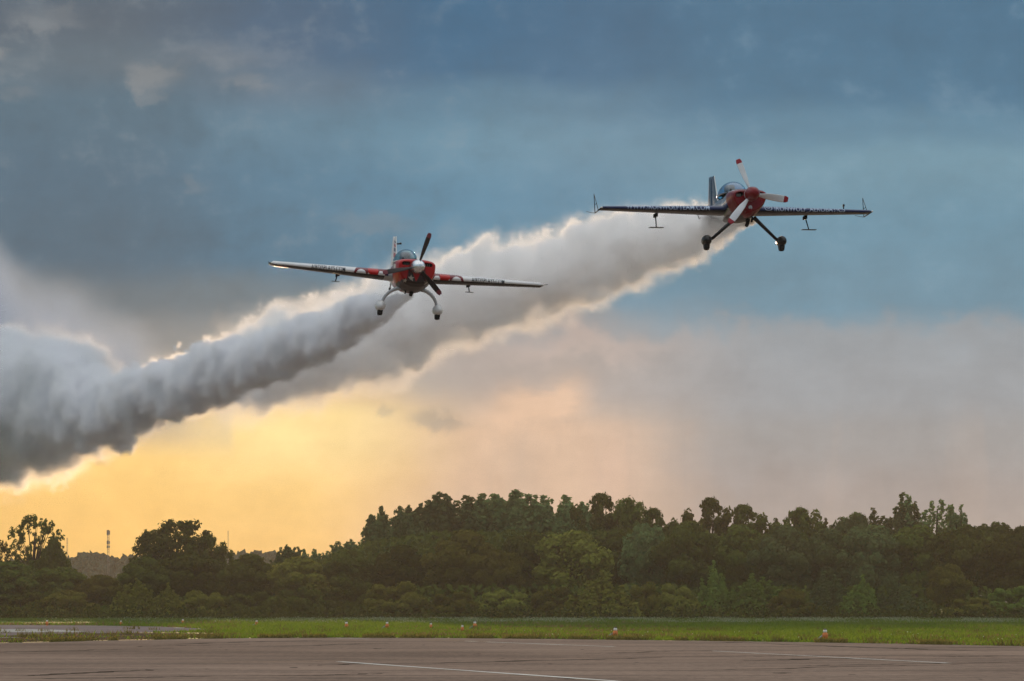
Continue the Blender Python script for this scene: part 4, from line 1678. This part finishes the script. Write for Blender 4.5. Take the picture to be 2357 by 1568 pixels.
bA = bvh_of(fusA, faceA)
P_STAR = material('faded_star_white', (0.42, 0.36, 0.30), 0.5)
star(-0.155, -0.335, 0.105, bA, P_STAR, pA)
star(-0.315, -0.41, 0.065, bA, P_STAR, pA)
star(0.30, -0.43, 0.08, bA, P_STAR, pA)
spA = add('spinner', spinner_mesh(0.40, 0.205, blunt=0.62), P_SILVER, pA)
add('spinner_backplate', ([(p[2] - 0.09, p[0], p[1]) for p in lathe([(0.02, 0), (0.208, 0.0), (0.208, 0.025), (0.02, 0.03)], 28)[0]], lathe([(0.02, 0), (0.208, 0.0), (0.208, 0.025), (0.02, 0.03)], 28)[1]), P_BURG, spA)
prA = empty('propeller', (0, 0, 0))
prA.parent = pA
bandsA = lambda r: 1 if r > 0.90 else 0
for ang in (74, 194, 314):
    blade('blade', R(ang), 1.04, 0.17, [P_BLADE, P_TIPDK], bandsA, prA, root=0.10, pitch0=60, pitch1=18)


def A_wing_colour(root):
    def f(y, arc):
        s = y - root
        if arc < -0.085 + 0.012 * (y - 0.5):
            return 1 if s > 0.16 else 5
        if s < 0.02:
            return 5
        w = math.sin
        # white arches and coloured bands, repeating the painted pattern
        h = max(0.0, arc + 0.085)
        if s < 0.36:
            if 0.16 < s < 0.36 and h < 0.15 * math.sqrt(max(0, 1 - ((s - 0.27) / 0.10) ** 2)) + 0.01:
                return 0
            if s > 0.10 and h > 0.13 - (s - 0.10) * 0.2:
                return 3
            if abs(s - 0.09) < 0.03 and h < 0.12:
                return 4
            return 5 if s < 0.13 else 3
        if s < 0.66:
            if s > 0.60 and h < (s - 0.60) * 1.2:
                return 0
            return 2
        if s < 1.06 + h * -0.35 + 0.03:
            if 0.72 < s < 1.0 and h < 0.17 * math.sqrt(max(0, 1 - ((s - 0.86) / 0.14) ** 2)):
                return 0
            return 3
        return 0
    return f


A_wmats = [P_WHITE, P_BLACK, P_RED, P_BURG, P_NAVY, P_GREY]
wingsA = []
for side in (1, -1):
    w = Wing(side, 0.42, 3.97, -1.72, -2.02, 1.80, 0.86, 0.182, 0.172, -0.15, R(1.2))
    wingsA.append(w)
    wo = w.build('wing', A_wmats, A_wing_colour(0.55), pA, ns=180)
    if side > 0:
        text_on_wing(w, 'AIRDISPLAYS.COM', 0.55 + 1.31, 0.55 + 2.30, -0.078, 0.185, P_LETTERBLK, wo, bold=0.014)
    else:
        text_on_wing(w, 'AIRDISPLAYS.COM', 0.55 + 2.33, 0.55 + 1.33, -0.078, 0.185, P_LETTERBLK, wo, bold=0.014)
    tip = w.at(3.97, 0)
    add('tip_lamp', drop(tip.x - 0.05, side * 4.03, tip.z, 0.08, 0.12, 0.035, 0.028), P_LAMP, wo)
    add('tip_fairing', drop(tip.x - 0.32, side * 4.02, tip.z, 0.26, 0.45, 0.06, 0.045), P_BLACK, wo)
    add('pitot' if side < 0 else 'tip_probe', tube([(tip.x - 0.15, side * 4.03, tip.z), (tip.x - 0.05, side * 4.12, tip.z + 0.01), (tip.x + 0.05, side * 4.15, tip.z + 0.02)], [0.012, 0.01, 0.008], 6), P_BLACK, wo)
    spade(w, 1.95, 1.36, 0.26, 0.235, 0.16, wo, 0.02 if side > 0 else 0.07)
# canopy
bubble('canopy', -1.75, -4.1, 0.335, 0.30, 0.40, P_GLASS_TEAL, pA, peak=0.48)
add('canopy_frame', rim_tube(-1.75, -4.1, 0.34, 0.305, 0.48, 0.022), P_CREAM, pA)
add('seat_headrest', join(box(-3.05, 0, 0.43, 0.08, 0.30, 0.32), box(-3.0, 0, 0.55, 0.12, 0.22, 0.14)), P_HOLE, pA)
add('instrument_hood', box(-2.15, 0, 0.33, 0.35, 0.42, 0.12), P_HOLE, pA)
add('cockpit_opening', join(box(-2.75, 0, 0.30, 1.25, 0.56, 0.035)), P_HOLE, pA, False)


# tail
def A_fin_colour(f, u):
    if u < 0.10:
        return 0
    t = 1 - f + (u - 0.5) * 0.10
    for lim, c in ((0.12, 0), (0.17, 1), (0.20, 0), (0.29, 2), (0.32, 0), (0.42, 1), (0.46, 0), (0.60, 2), (0.645, 0), (0.78, 1), (0.82, 0), (0.90, 3)):
        if t < lim:
            return c
    return 1


finA = tail_surface('fin', (-4.75, 0, 0.20), (-5.62, 0, 0.18), (-5.30, 0, 1.27), (-5.72, 0, 1.27), 0.10, 0.06, [P_WHITE, P_NAVY, P_RED, P_BURG], A_fin_colour, pA, (0, 1, 0), 40, 16)
rudA = tail_surface('rudder', (-5.645, 0, -0.02), (-6.28, 0, -0.02), (-5.745, 0, 1.29), (-6.10, 0, 1.29), 0.085, 0.05, [P_WHITE], lambda f, u: 0, pA, (0, 1, 0), 10, 12)
add('fin_camera', join(tube([(-5.28, 0, 1.03), (-5.22, 0.10, 1.04)], [0.022, 0.022], 8), drop(-5.20, 0.125, 1.045, 0.06, 0.07, 0.04, 0.04)), P_BLACK, finA)
for side in (1, -1):
    st = tail_surface('stabiliser', (-4.95, side * 0.08, 0.16), (-5.55, side * 0.08, 0.16), (-5.10, side * 1.55, 0.16), (-5.50, side * 1.55, 0.16), 0.075, 0.05, [P_WHITE], lambda f, u: 0, pA, (0, 0, 1), 10, 12)
    tail_surface('elevator', (-5.565, side * 0.08, 0.16), (-5.95, side * 0.08, 0.16), (-5.515, side * 1.58, 0.16), (-5.80, side * 1.58, 0.16), 0.06, 0.04, [P_WHITE], lambda f, u: 0, pA, (0, 0, 1), 8, 10)
tg = add('tail_gear', tube([(-5.75, 0, -0.05), (-5.95, 0, -0.26)], [0.028, 0.022], 8), P_WHITE, pA)
add('tail_wheel', wheel(-5.98, 0, -0.30, 0.075, 0.05), P_RUBBER, tg)
# undercarriage
for side in (1, -1):
    pts = []
    for k in range(13):
        t = k / 12 * 1.42
        pts.append((-1.12 - 0.15 * (k / 12), side * (0.30 + 0.50 * math.sin(t) ** 0.95), -0.58 - 0.48 * (1 - math.cos(t)) ** 0.85))
    leg = add('gear_leg', tube(pts, [0.062 - 0.022 * k / 12 for k in range(13)], 10, ((1, 0, 0), 1.5)), P_GREY, pA)
    cx, cy, cz = -1.28, side * 0.845, -1.135
    pant = add('wheel_fairing', drop(cx, cy, cz, 0.32, 0.55, 0.165, 0.19), P_WHITE, leg)
    add('tyre', wheel(cx - 0.02, cy, cz - 0.125, 0.15, 0.13), P_RUBBER, leg)
add('exhaust', join(tube([(-0.95, 0.0, -0.60), (-1.0, 0.0, -0.69), (-1.12, 0.0, -0.75)], [0.065, 0.06, 0.055], 12), tube([(-1.0, -0.18, -0.64), (-1.05, -0.18, -0.74)], [0.025, 0.022], 8)), P_HOLE, pA)
add('belly_step', box(-1.05, -0.22, -0.675, 0.1, 0.09, 0.03), P_CREAM, pA)
pose(pA, hubA, 0.95 + 7.9, 0.4, 4.1)

# ================================================================== the black plane with the red nose
hubB = place(1731, 445.5, 150.0)
pB = empty('aerobatic_plane')
tag(pB, 'dark blue-black aerobatic plane with a cherry red nose and red-tipped white propeller', 'airplane')
B_secs = [
    (-0.20, -0.02, 0.42, 0.10, -0.40, 3.6, 1.75),
    (-0.24, -0.02, 0.445, 0.125, -0.44, 3.6, 1.75),
    (-0.42, -0.02, 0.475, 0.165, -0.50, 3.4, 1.75),
    (-0.90, -0.03, 0.490, 0.215, -0.57, 3.0, 1.8),
    (-1.40, -0.06, 0.465, 0.245, -0.60, 2.6, 1.9),
    (-2.00, -0.10, 0.42, 0.26, -0.58, 2.3, 2.2),
    (-2.70, -0.08, 0.37, 0.27, -0.50, 2.2, 2.2),
    (-3.50, -0.04, 0.31, 0.27, -0.40, 2.1, 2.1),
    (-4.40, 0.00, 0.22, 0.25, -0.26, 2.0, 2.0),
    (-5.20, 0.04, 0.14, 0.22, -0.14, 2.0, 2.0),
    (-5.90, 0.08, 0.04, 0.18, -0.02, 2.0, 2.0)]
B_mats = [P_CHERRY, P_GLOSSNAVY, P_BLACK, P_GREY]


def B_colour(x, y, z):
    if x > -1.02 - 0.25 * (z + 0.1):
        if z > 0.13 and abs(y) > 0.20 and x < -0.5:
            return 3
        if z < -0.50:
            return 2
        return 0
    return 1 if z > -0.42 else 2


fusB, ringB, _ = body_mesh('fuselage', B_secs, B_mats, B_colour, steps=7, n=72, parent=pB)
holesB = [superloop(0.290, 0.005, 0.105, 0.066, 24, 2.4, -0.18), superloop(-0.290, 0.005, 0.105, 0.066, 24, 2.4, 0.18), superloop(0.0, -0.335, 0.032, 0.032, 16, 2.0)]
faceB = front_plate('cowling_front', ringB, holesB, B_mats, B_colour, pB)
for s in (1, -1):
    add('engine_baffle', box(-0.32, s * 0.29, 0.0, 0.02, 0.12, 0.075), P_CYL, faceB, False)
v, f = lathe([(0.034, 0.0), (0.050, 0.0), (0.052, 0.012), (0.036, 0.016)], 20)
add('intake_ring', ([(p[2] - 0.198, p[0], p[1] - 0.335) for p in v], f), P_GREY, faceB)
v, f = drop(-0.62, 0, -0.40, 0.46, 0.8, 0.17, 0.22)
add('chin_scoop', (v, f), P_CHERRY, pB)
spB = add('spinner', spinner_mesh(0.48, 0.19, blunt=0.85), P_CHERRY, pB)
v, f = lathe([(0.02, 0), (0.187, 0.0), (0.187, 0.02), (0.02, 0.025)], 28)
add('spinner_backplate', ([(p[2] - 0.09, p[0], p[1]) for p in v], f), P_GREY, spB)
prB = empty('propeller', (0, 0, 0))
prB.parent = pB


def bandsB(r):
    if r > 0.875:
        return 1
    if 0.845 < r < 0.862:
        return 1
    if 0.425 < r < 0.437:
        return 2
    return 0


for ang in (112, 232, 352):
    blade('blade', R(ang), 0.99, 0.205, [P_BLADEW, P_TIPRED, P_GREY], bandsB, prB, root=0.10, pitch0=55, pitch1=14)


def B_wing_colour(y, arc):
    return 0 if arc > -0.045 else 1


wingsB = []
for side in (1, -1):
    w = Wing(side, 0.36, 3.63, -1.52, -1.86, 1.62, 0.80, 0.155, 0.130, -0.245, R(0.5))
    wingsB.append(w)
    wo = w.build('wing', [P_NAVY, P_BLACK], B_wing_colour, pB, ns=90)
    r0 = 0.62
    if side < 0:
        text_on_wing(w, 'WWW.IRONWOLFTEAM.COM', r0 + 2.42, r0 + 0.20, -0.040, 0.175, P_LETTERBLUE, wo, bold=0.015)
    else:
        ring_on_wing(w, r0 + 0.16, 0.08, 0.105, 0.105, 0.018, P_LETTERBLUE, wo, e=4.0)
        ring_on_wing(w, r0 + 0.16, 0.08, 0.052, 0.052, 0.016, P_LETTERBLUE, wo, e=2.0)
        text_on_wing(w, 'IRONWOLF_AEROBATICS', r0 + 0.33, r0 + 2.30, -0.040, 0.175, P_LETTERBLUE, wo, bold=0.012)
    tip = w.at(3.63, 0)
    add('tip_lamp', drop(tip.x - 0.06, side * 3.69, tip.z, 0.08, 0.1, 0.03, 0.025), P_LAMP, wo)
    spade(w, 2.05, 1.25, 0.40, 0.39, 0.20, wo, 0.02 if side < 0 else 0.06)
    # wing-tip sighting frame: boom and upright triangle of thin rods
    ty = side * 3.69
    F0 = Vector((tip.x - 0.10, ty, tip.z - 0.01))
    Bk = F0 + Vector((-0.95, 0, -0.04))
    Tp = Bk + Vector((-0.05, -0.02, 0.52))
    Md = F0 + Vector((-0.45, 0, -0.01))
    sf = add('sighting_frame', join(tube([F0, Bk], [0.016, 0.013], 6), tube([Bk, Tp], [0.011, 0.009], 6), tube([Tp, Md], [0.009, 0.009], 6),
                                    tube([Bk.lerp(Tp, 0.42), Md.lerp(Tp, 0.42)], [0.007, 0.007], 5), tube([Bk, Bk + Vector((-0.1, -0.09, 0.02)), Bk + Vector((-0.2, -0.20, 0.06))], [0.007] * 3, 5)), P_BLACK, wo)
pod = wingsB[0].at(2.92, 0.20, 0.0)
add('wing_camera', join(tube([pod, pod + Vector((0, 0, 0.07))], [0.016, 0.016], 8), drop(pod.x, pod.y, pod.z + 0.10, 0.05, 0.07, 0.035, 0.042)), P_BLACK, pB)
hk = wingsB[1].at(0.95, -0.9)
add('pitot', tube([(hk.x - 0.1, hk.y, hk.z - 0.0), (hk.x + 0.05, hk.y, hk.z - 0.10), (hk.x + 0.22, hk.y, hk.z - 0.10)], [0.012, 0.012, 0.010], 6), P_GREY, pB)
bubble('canopy', -1.62, -3.75, 0.345, 0.225, 0.37, P_GLASS_BLUE, pB, peak=0.46)
add('canopy_frame', rim_tube(-1.62, -3.75, 0.35, 0.24, 0.46, 0.022), P_GLOSSNAVY, pB)
add('seat_headrest', join(box(-2.95, 0, 0.36, 0.08, 0.28, 0.30), box(-2.9, 0, 0.47, 0.12, 0.20, 0.14)), P_HOLE, pB)
add('instrument_hood', box(-2.0, 0, 0.265, 0.35, 0.42, 0.12), P_HOLE, pB)
add('cockpit_opening', box(-2.55, 0, 0.265, 1.15, 0.56, 0.035), P_HOLE, pB, False)
tail_surface('fin', (-4.45, 0, 0.18), (-5.32, 0, 0.16), (-5.02, 0, 1.03), (-5.40, 0, 1.03), 0.10, 0.06, [P_BLUESTEEL, P_WHITE], lambda f, u: 1 if u < 0.09 else 0, pB, (0, 1, 0), 24, 18)  # white leading strip: the sunlit rim put into the colour
tail_surface('rudder', (-5.345, 0, -0.02), (-5.98, 0, -0.02), (-5.425, 0, 1.05), (-5.80, 0, 1.05), 0.085, 0.05, [P_BLUESTEEL], lambda f, u: 0, pB, (0, 1, 0), 10, 12)
for side in (1, -1):
    tail_surface('stabiliser', (-4.65, side * 0.08, 0.10), (-5.22, side * 0.08, 0.10), (-4.85, side * 1.40, 0.10), (-5.22, side * 1.40, 0.10), 0.075, 0.05, [P_NAVY], lambda f, u: 0, pB, (0, 0, 1), 10, 12)
    tail_surface('elevator', (-5.24, side * 0.08, 0.10), (-5.60, side * 0.08, 0.10), (-5.24, side * 1.42, 0.10), (-5.48, side * 1.42, 0.10), 0.06, 0.04, [P_NAVY], lambda f, u: 0, pB, (0, 0, 1), 8, 10)
tg = add('tail_gear', tube([(-5.35, 0, -0.05), (-5.60, 0, -0.24)], [0.025, 0.02], 8), P_BLACK, pB)
add('tail_wheel', wheel(-5.63, 0, -0.28, 0.07, 0.05), P_RUBBER, tg)
for side in (1, -1):
    p0, p1 = Vector((-0.90, side * 0.24, -0.53)), Vector((-1.0, side * 0.86, -1.09))
    leg = add('gear_leg', join(tube([p0, p0.lerp(p1, 0.5), p1], [0.055, 0.046, 0.040], 10, ((1, 0, 0), 1.6)), tube([p1, p1 + Vector((-0.02, side * 0.12, -0.035))], [0.045, 0.035], 8)), P_BLACK, pB)
    cx, cy, cz = -1.03, side * 1.015, -1.15
    add('wheel_fairing', drop(cx, cy, cz, 0.30, 0.50, 0.14, 0.165), P_BLACK, leg)
    add('tyre', wheel(cx - 0.02, cy, cz - 0.10, 0.16, 0.125), P_RUBBER, leg)
add('exhaust', join(tube([(-1.0, 0.10, -0.55), (-1.05, 0.10, -0.66), (-1.18, 0.10, -0.72)], [0.06, 0.055, 0.05], 10), tube([(-1.0, 0.22, -0.52), (-1.1, 0.22, -0.62)], [0.03, 0.03], 8)), P_HOLE, pB)
pose(pB, hubB, -2.45 + 11.7, 1.9, 0.2)
# ------------------------------------------------------------------ smoke trails
def smoke_materials(name, dens, color=(0.94, 0.945, 0.96, 1), aniso=0.45):
    m = bpy.data.materials.new(name + '_vapour')
    m.use_nodes = True
    t = m.node_tree
    t.nodes.clear()
    o = t.nodes.new('ShaderNodeOutputMaterial')
    p = t.nodes.new('ShaderNodeVolumePrincipled')
    p.inputs['Color'].default_value = color
    p.inputs['Density'].default_value = dens
    p.inputs['Anisotropy'].default_value = aniso
    p.inputs['Density Attribute'].default_value = 'density'
    t.links.new(p.outputs[0], o.inputs['Volume'])
    c = bpy.data.materials.new(name + '_core')
    c.use_nodes = True
    b = c.node_tree.nodes['Principled BSDF']
    b.inputs['Base Color'].default_value = (0.86, 0.85, 0.86, 1)
    b.inputs['Roughness'].default_value = 1.0
    b.inputs['Specular IOR Level'].default_value = 0.0
    return m, c


def smoke_object(name, origin, rot_z, field, lo, hi, res, dens, core, label, aniso=0.45, color=(0.94, 0.945, 0.96, 1)):
    """a body of smoke: density grid from a field of its local position, with its opaque core as a surface"""
    vm, cm = smoke_materials(name, dens, color, aniso)
    g = bpy.data.node_groups.new(name + '_grid', 'GeometryNodeTree')
    g.interface.new_socket('Geometry', in_out='INPUT', socket_type='NodeSocketGeometry')
    g.interface.new_socket('Geometry', in_out='OUTPUT', socket_type='NodeSocketGeometry')
    gi, go = g.nodes.new('NodeGroupInput'), g.nodes.new('NodeGroupOutput')
    pos = g.nodes.new('GeometryNodeInputPosition')
    d = field(g, pos.outputs[0])
    vc = g.nodes.new('GeometryNodeVolumeCube')
    g.links.new(d.s, vc.inputs['Density'])
    vc.inputs['Min'].default_value = lo
    vc.inputs['Max'].default_value = hi
    for k, v in zip(('Resolution X', 'Resolution Y', 'Resolution Z'), res):
        vc.inputs[k].default_value = v
    s1 = g.nodes.new('GeometryNodeSetMaterial')
    s1.inputs['Material'].default_value = vm
    g.links.new(vc.outputs[0], s1.inputs['Geometry'])
    j = g.nodes.new('GeometryNodeJoinGeometry')
    g.links.new(s1.outputs[0], j.inputs[0])
    if core:
        g.links.new(gi.outputs[0], j.inputs[0])
    g.links.new(j.outputs[0], go.inputs[0])
    me = mesh_from(name, core[0], core[1], True) if core else bpy.data.meshes.new(name)
    me.materials.append(cm if core else vm)
    ob = bpy.data.objects.new(name, me)
    ob.location = origin
    ob.rotation_euler = (0, 0, rot_z)
    COL.objects.link(ob)
    md = ob.modifiers.new('smoke', 'NODES')
    md.node_group = g
    ob['label'] = label
    ob['category'] = 'smoke'
    ob['kind'] = 'stuff'
    ob['group'] = 'smoke behind the aerobatic planes'
    return ob


TRAIL_ROT = math.atan2(0.9604, -0.2785)


def trail_field(seed, zc, k_r, part, swell=0.0, soft=(0.10, 0.26), mist=0.0, firm=(0.34, 0.55, 0.08)):
    """density of a trail as a field of local position; part 'near' or 'far' cross-fade about 8 m behind the outlet"""
    def f(g, pos):
        x, y, z = xyz(g, pos)
        xs = x.max(0.0001)
        xe = xs / (1.0 + xs / 95.0)
        rt = xe.sqrt()
        Rr = (0.13 + k_r * rt) * xs.ss(-1.0, 6.0, 0.30, 1.0)
        if swell:
            Rr = Rr + xs.ss(38.0, 58.0) * swell
        Wc = (rt - 0.45 * (1.0 + rt / 0.45).log()) * (2.0 / k_r)
        zz = z - zc(x)
        y2 = y + (noise(g, comb(g, x * 0.09 + seed, 0.0, seed), 1.0, 1.0) - 0.5) * Rr * 0.5
        z2 = zz + (noise(g, comb(g, x * 0.11, 7.0, seed), 1.0, 1.0) - 0.5) * Rr * 0.45
        r = (y2 * y2 + z2 * z2).sqrt()
        q = comb(g, Wc + seed * 3.1, y / Rr, zz / Rr)
        nb = noise(g, q, 0.7, 3.0, 0.6, dist=0.5)
        b1 = voro(g, q, 1.9)
        nf = noise(g, q, 2.3, 6.0, 0.74, dist=0.35)
        up = (zz / Rr).ss(-0.5, 0.8)
        h = 1.0 - r / Rr + (nb - 0.5) * 0.85 + (0.42 - b1) * 0.22 + (nf - 0.5) * (0.95 + up * 0.5)
        edge = up * (soft[1] - soft[0]) + soft[0]
        d = (h / edge).ss(0.02, 1.0)
        d = d.pow(1.3 if mist else 2.0)
        if mist:
            # firm billows inside a thin bright veil
            hb = h - firm[0] + (0.45 - voro(g, q, 1.35)) * firm[1]
            clump = (noise(g, q, 2.1, 4.0, 0.62, dist=0.6)).ss(0.38, 0.62)
            d = d * mist * (clump * 1.3 + 0.35) + (hb / (xs.ss(34.0, 56.0, firm[2], firm[2] * (1.6 if swell else 1.3)))).ss(0.0, 1.0) * (1.0 - mist) * (clump * 1.35 + 0.06 if not swell else 1.0)
        d = d * (Rr * 0.5 + 0.6).pow(-1.0)
        w = x.ss(8.6, 7.2)
        return d * (w * x.ss(-0.05, 0.2) if part == 'near' else (1.0 - w) * (x.ss(90, 84) if swell else x.ss(66, 50)))
    return f


zA = lambda x: ((x * -0.1).exp() - 1.0) * 0.4 - x * 0.040 + x.ss(40.0, 60.0) * 1.75
zB = lambda x: (1.0 - (x * -0.33).exp()) * 0.35 - x * 0.034
zAf = lambda x: (math.exp(x * -0.1) - 1.0) * 0.4 - x * 0.040
zBf = lambda x: (1.0 - math.exp(x * -0.33)) * 0.35 - x * 0.034
KA, KB = 0.248, 0.365


def core_tube(zc, k_r, x0, x1, share=0.40):
    """dense heart of a trail: everything behind it is hidden"""
    pts, rad = [], []
    n = 60
    for i in range(n + 1):
        x = x0 + (x1 - x0) * i / n
        xe = max(x, 0.0001)
        rr = (0.13 + k_r * math.sqrt(xe / (1 + xe / 95.0))) * min(1, 0.3 + 0.7 * max(0, (x + 1) / 7.0))
        pts.append((x, 0, zc(x)))
        rad.append(rr * share * (0.15 if i in (0, n) else 1.0))
    return tube(pts, rad, 20)


TD = 8.0
oA = place(950, 676, 167.5)
oB = place(1742, 508, 152.0)
trail1 = smoke_object('smoke_trail', oA, TRAIL_ROT, trail_field(2.0, zA, KA, 'far', 1.8, (0.35, 0.55), 0.08, (0.22, 0.42, 0.13)), (7.0, -5.8, -7.4), (72, 5.8, 4.6), (670, 118, 122), TD, core_tube(zAf, KA, 4.0, 71.0, 0.34),
                      'grey shadowed smoke trail from under the red and white plane, rolling up at its far end')
trail2 = smoke_object('smoke_trail', oB, TRAIL_ROT, trail_field(11.0, zB, KB, 'far', 0.0, (0.40, 0.55), 0.16), (7.0, -4.4, -6.0), (68, 4.4, 3.2), (690, 98, 102), 4.2, core_tube(zBf, KB, 4.0, 52.0, 0.07),
                      'pale cream smoke trail from under the black plane with the red nose', aniso=0.26, color=(0.998, 0.994, 0.99, 1))
fresh1 = smoke_object('fresh_smoke', (0, 0, 0), 0, trail_field(2.0, zA, KA, 'near', 0.0, (0.30, 0.45), 0.08, (0.22, 0.42, 0.11)), (-0.3, -1.7, -2.0), (8.8, 1.7, 1.8), (190, 72, 80), TD * 1.3, None, '')
fresh2 = smoke_object('fresh_smoke', (0, 0, 0), 0, trail_field(11.0, zB, KB, 'near', 0.0, (0.30, 0.45), 0.16), (-0.3, -1.9, -1.8), (8.8, 1.9, 2.4), (190, 78, 84), 5.0, None, '', aniso=0.26, color=(0.998, 0.994, 0.99, 1))
for ob, par in ((fresh1, trail1), (fresh2, trail2)):
    ob.parent = par
    for k in ('label', 'category', 'group'):
        del ob[k]


def drift_field(g, pos):
    x, y, z = xyz(g, pos)
    zl = x.lin(-3.6, -1.8, 6.0, 2.6).min(x.lin(-1.8, 3.2, 2.6, 0.2)).min(x.lin(3.2, 6.2, 0.2, -3.0)) + x.lin(-1.8, -3.6, 0.0, 3.4)
    zl = x.lin(-3.8, -1.7, 5.6, 2.4) + x.lin(-1.7, 3.2, 0.0, -2.2) + x.lin(3.2, 6.4, 0.0, -3.4)
    q = comb(g, x * 0.22, y * 0.22, z * 0.22)
    n = noise(g, q, 1.3, 5.0, 0.6, dist=0.4)
    h = zl - z + (n - 0.5) * 4.2
    d = (h / 4.2).ss(0.0, 1.0) * (y.abs()).ss(5.0, 2.0) * z.ss(-6.8, -3.5)
    return d * (n * 1.6 + 0.2) * x.ss(-8.0, -7.0)


smoke_object('drifting_smoke', place(130, 700, 246), 0.0, drift_field, (-8, -5, -7), (7.5, 5, 7.5), (90, 60, 85), 0.34, None,
             'thin old smoke drifting up the left edge of the sky', aniso=0.0, color=(0.68, 0.75, 0.86, 1))
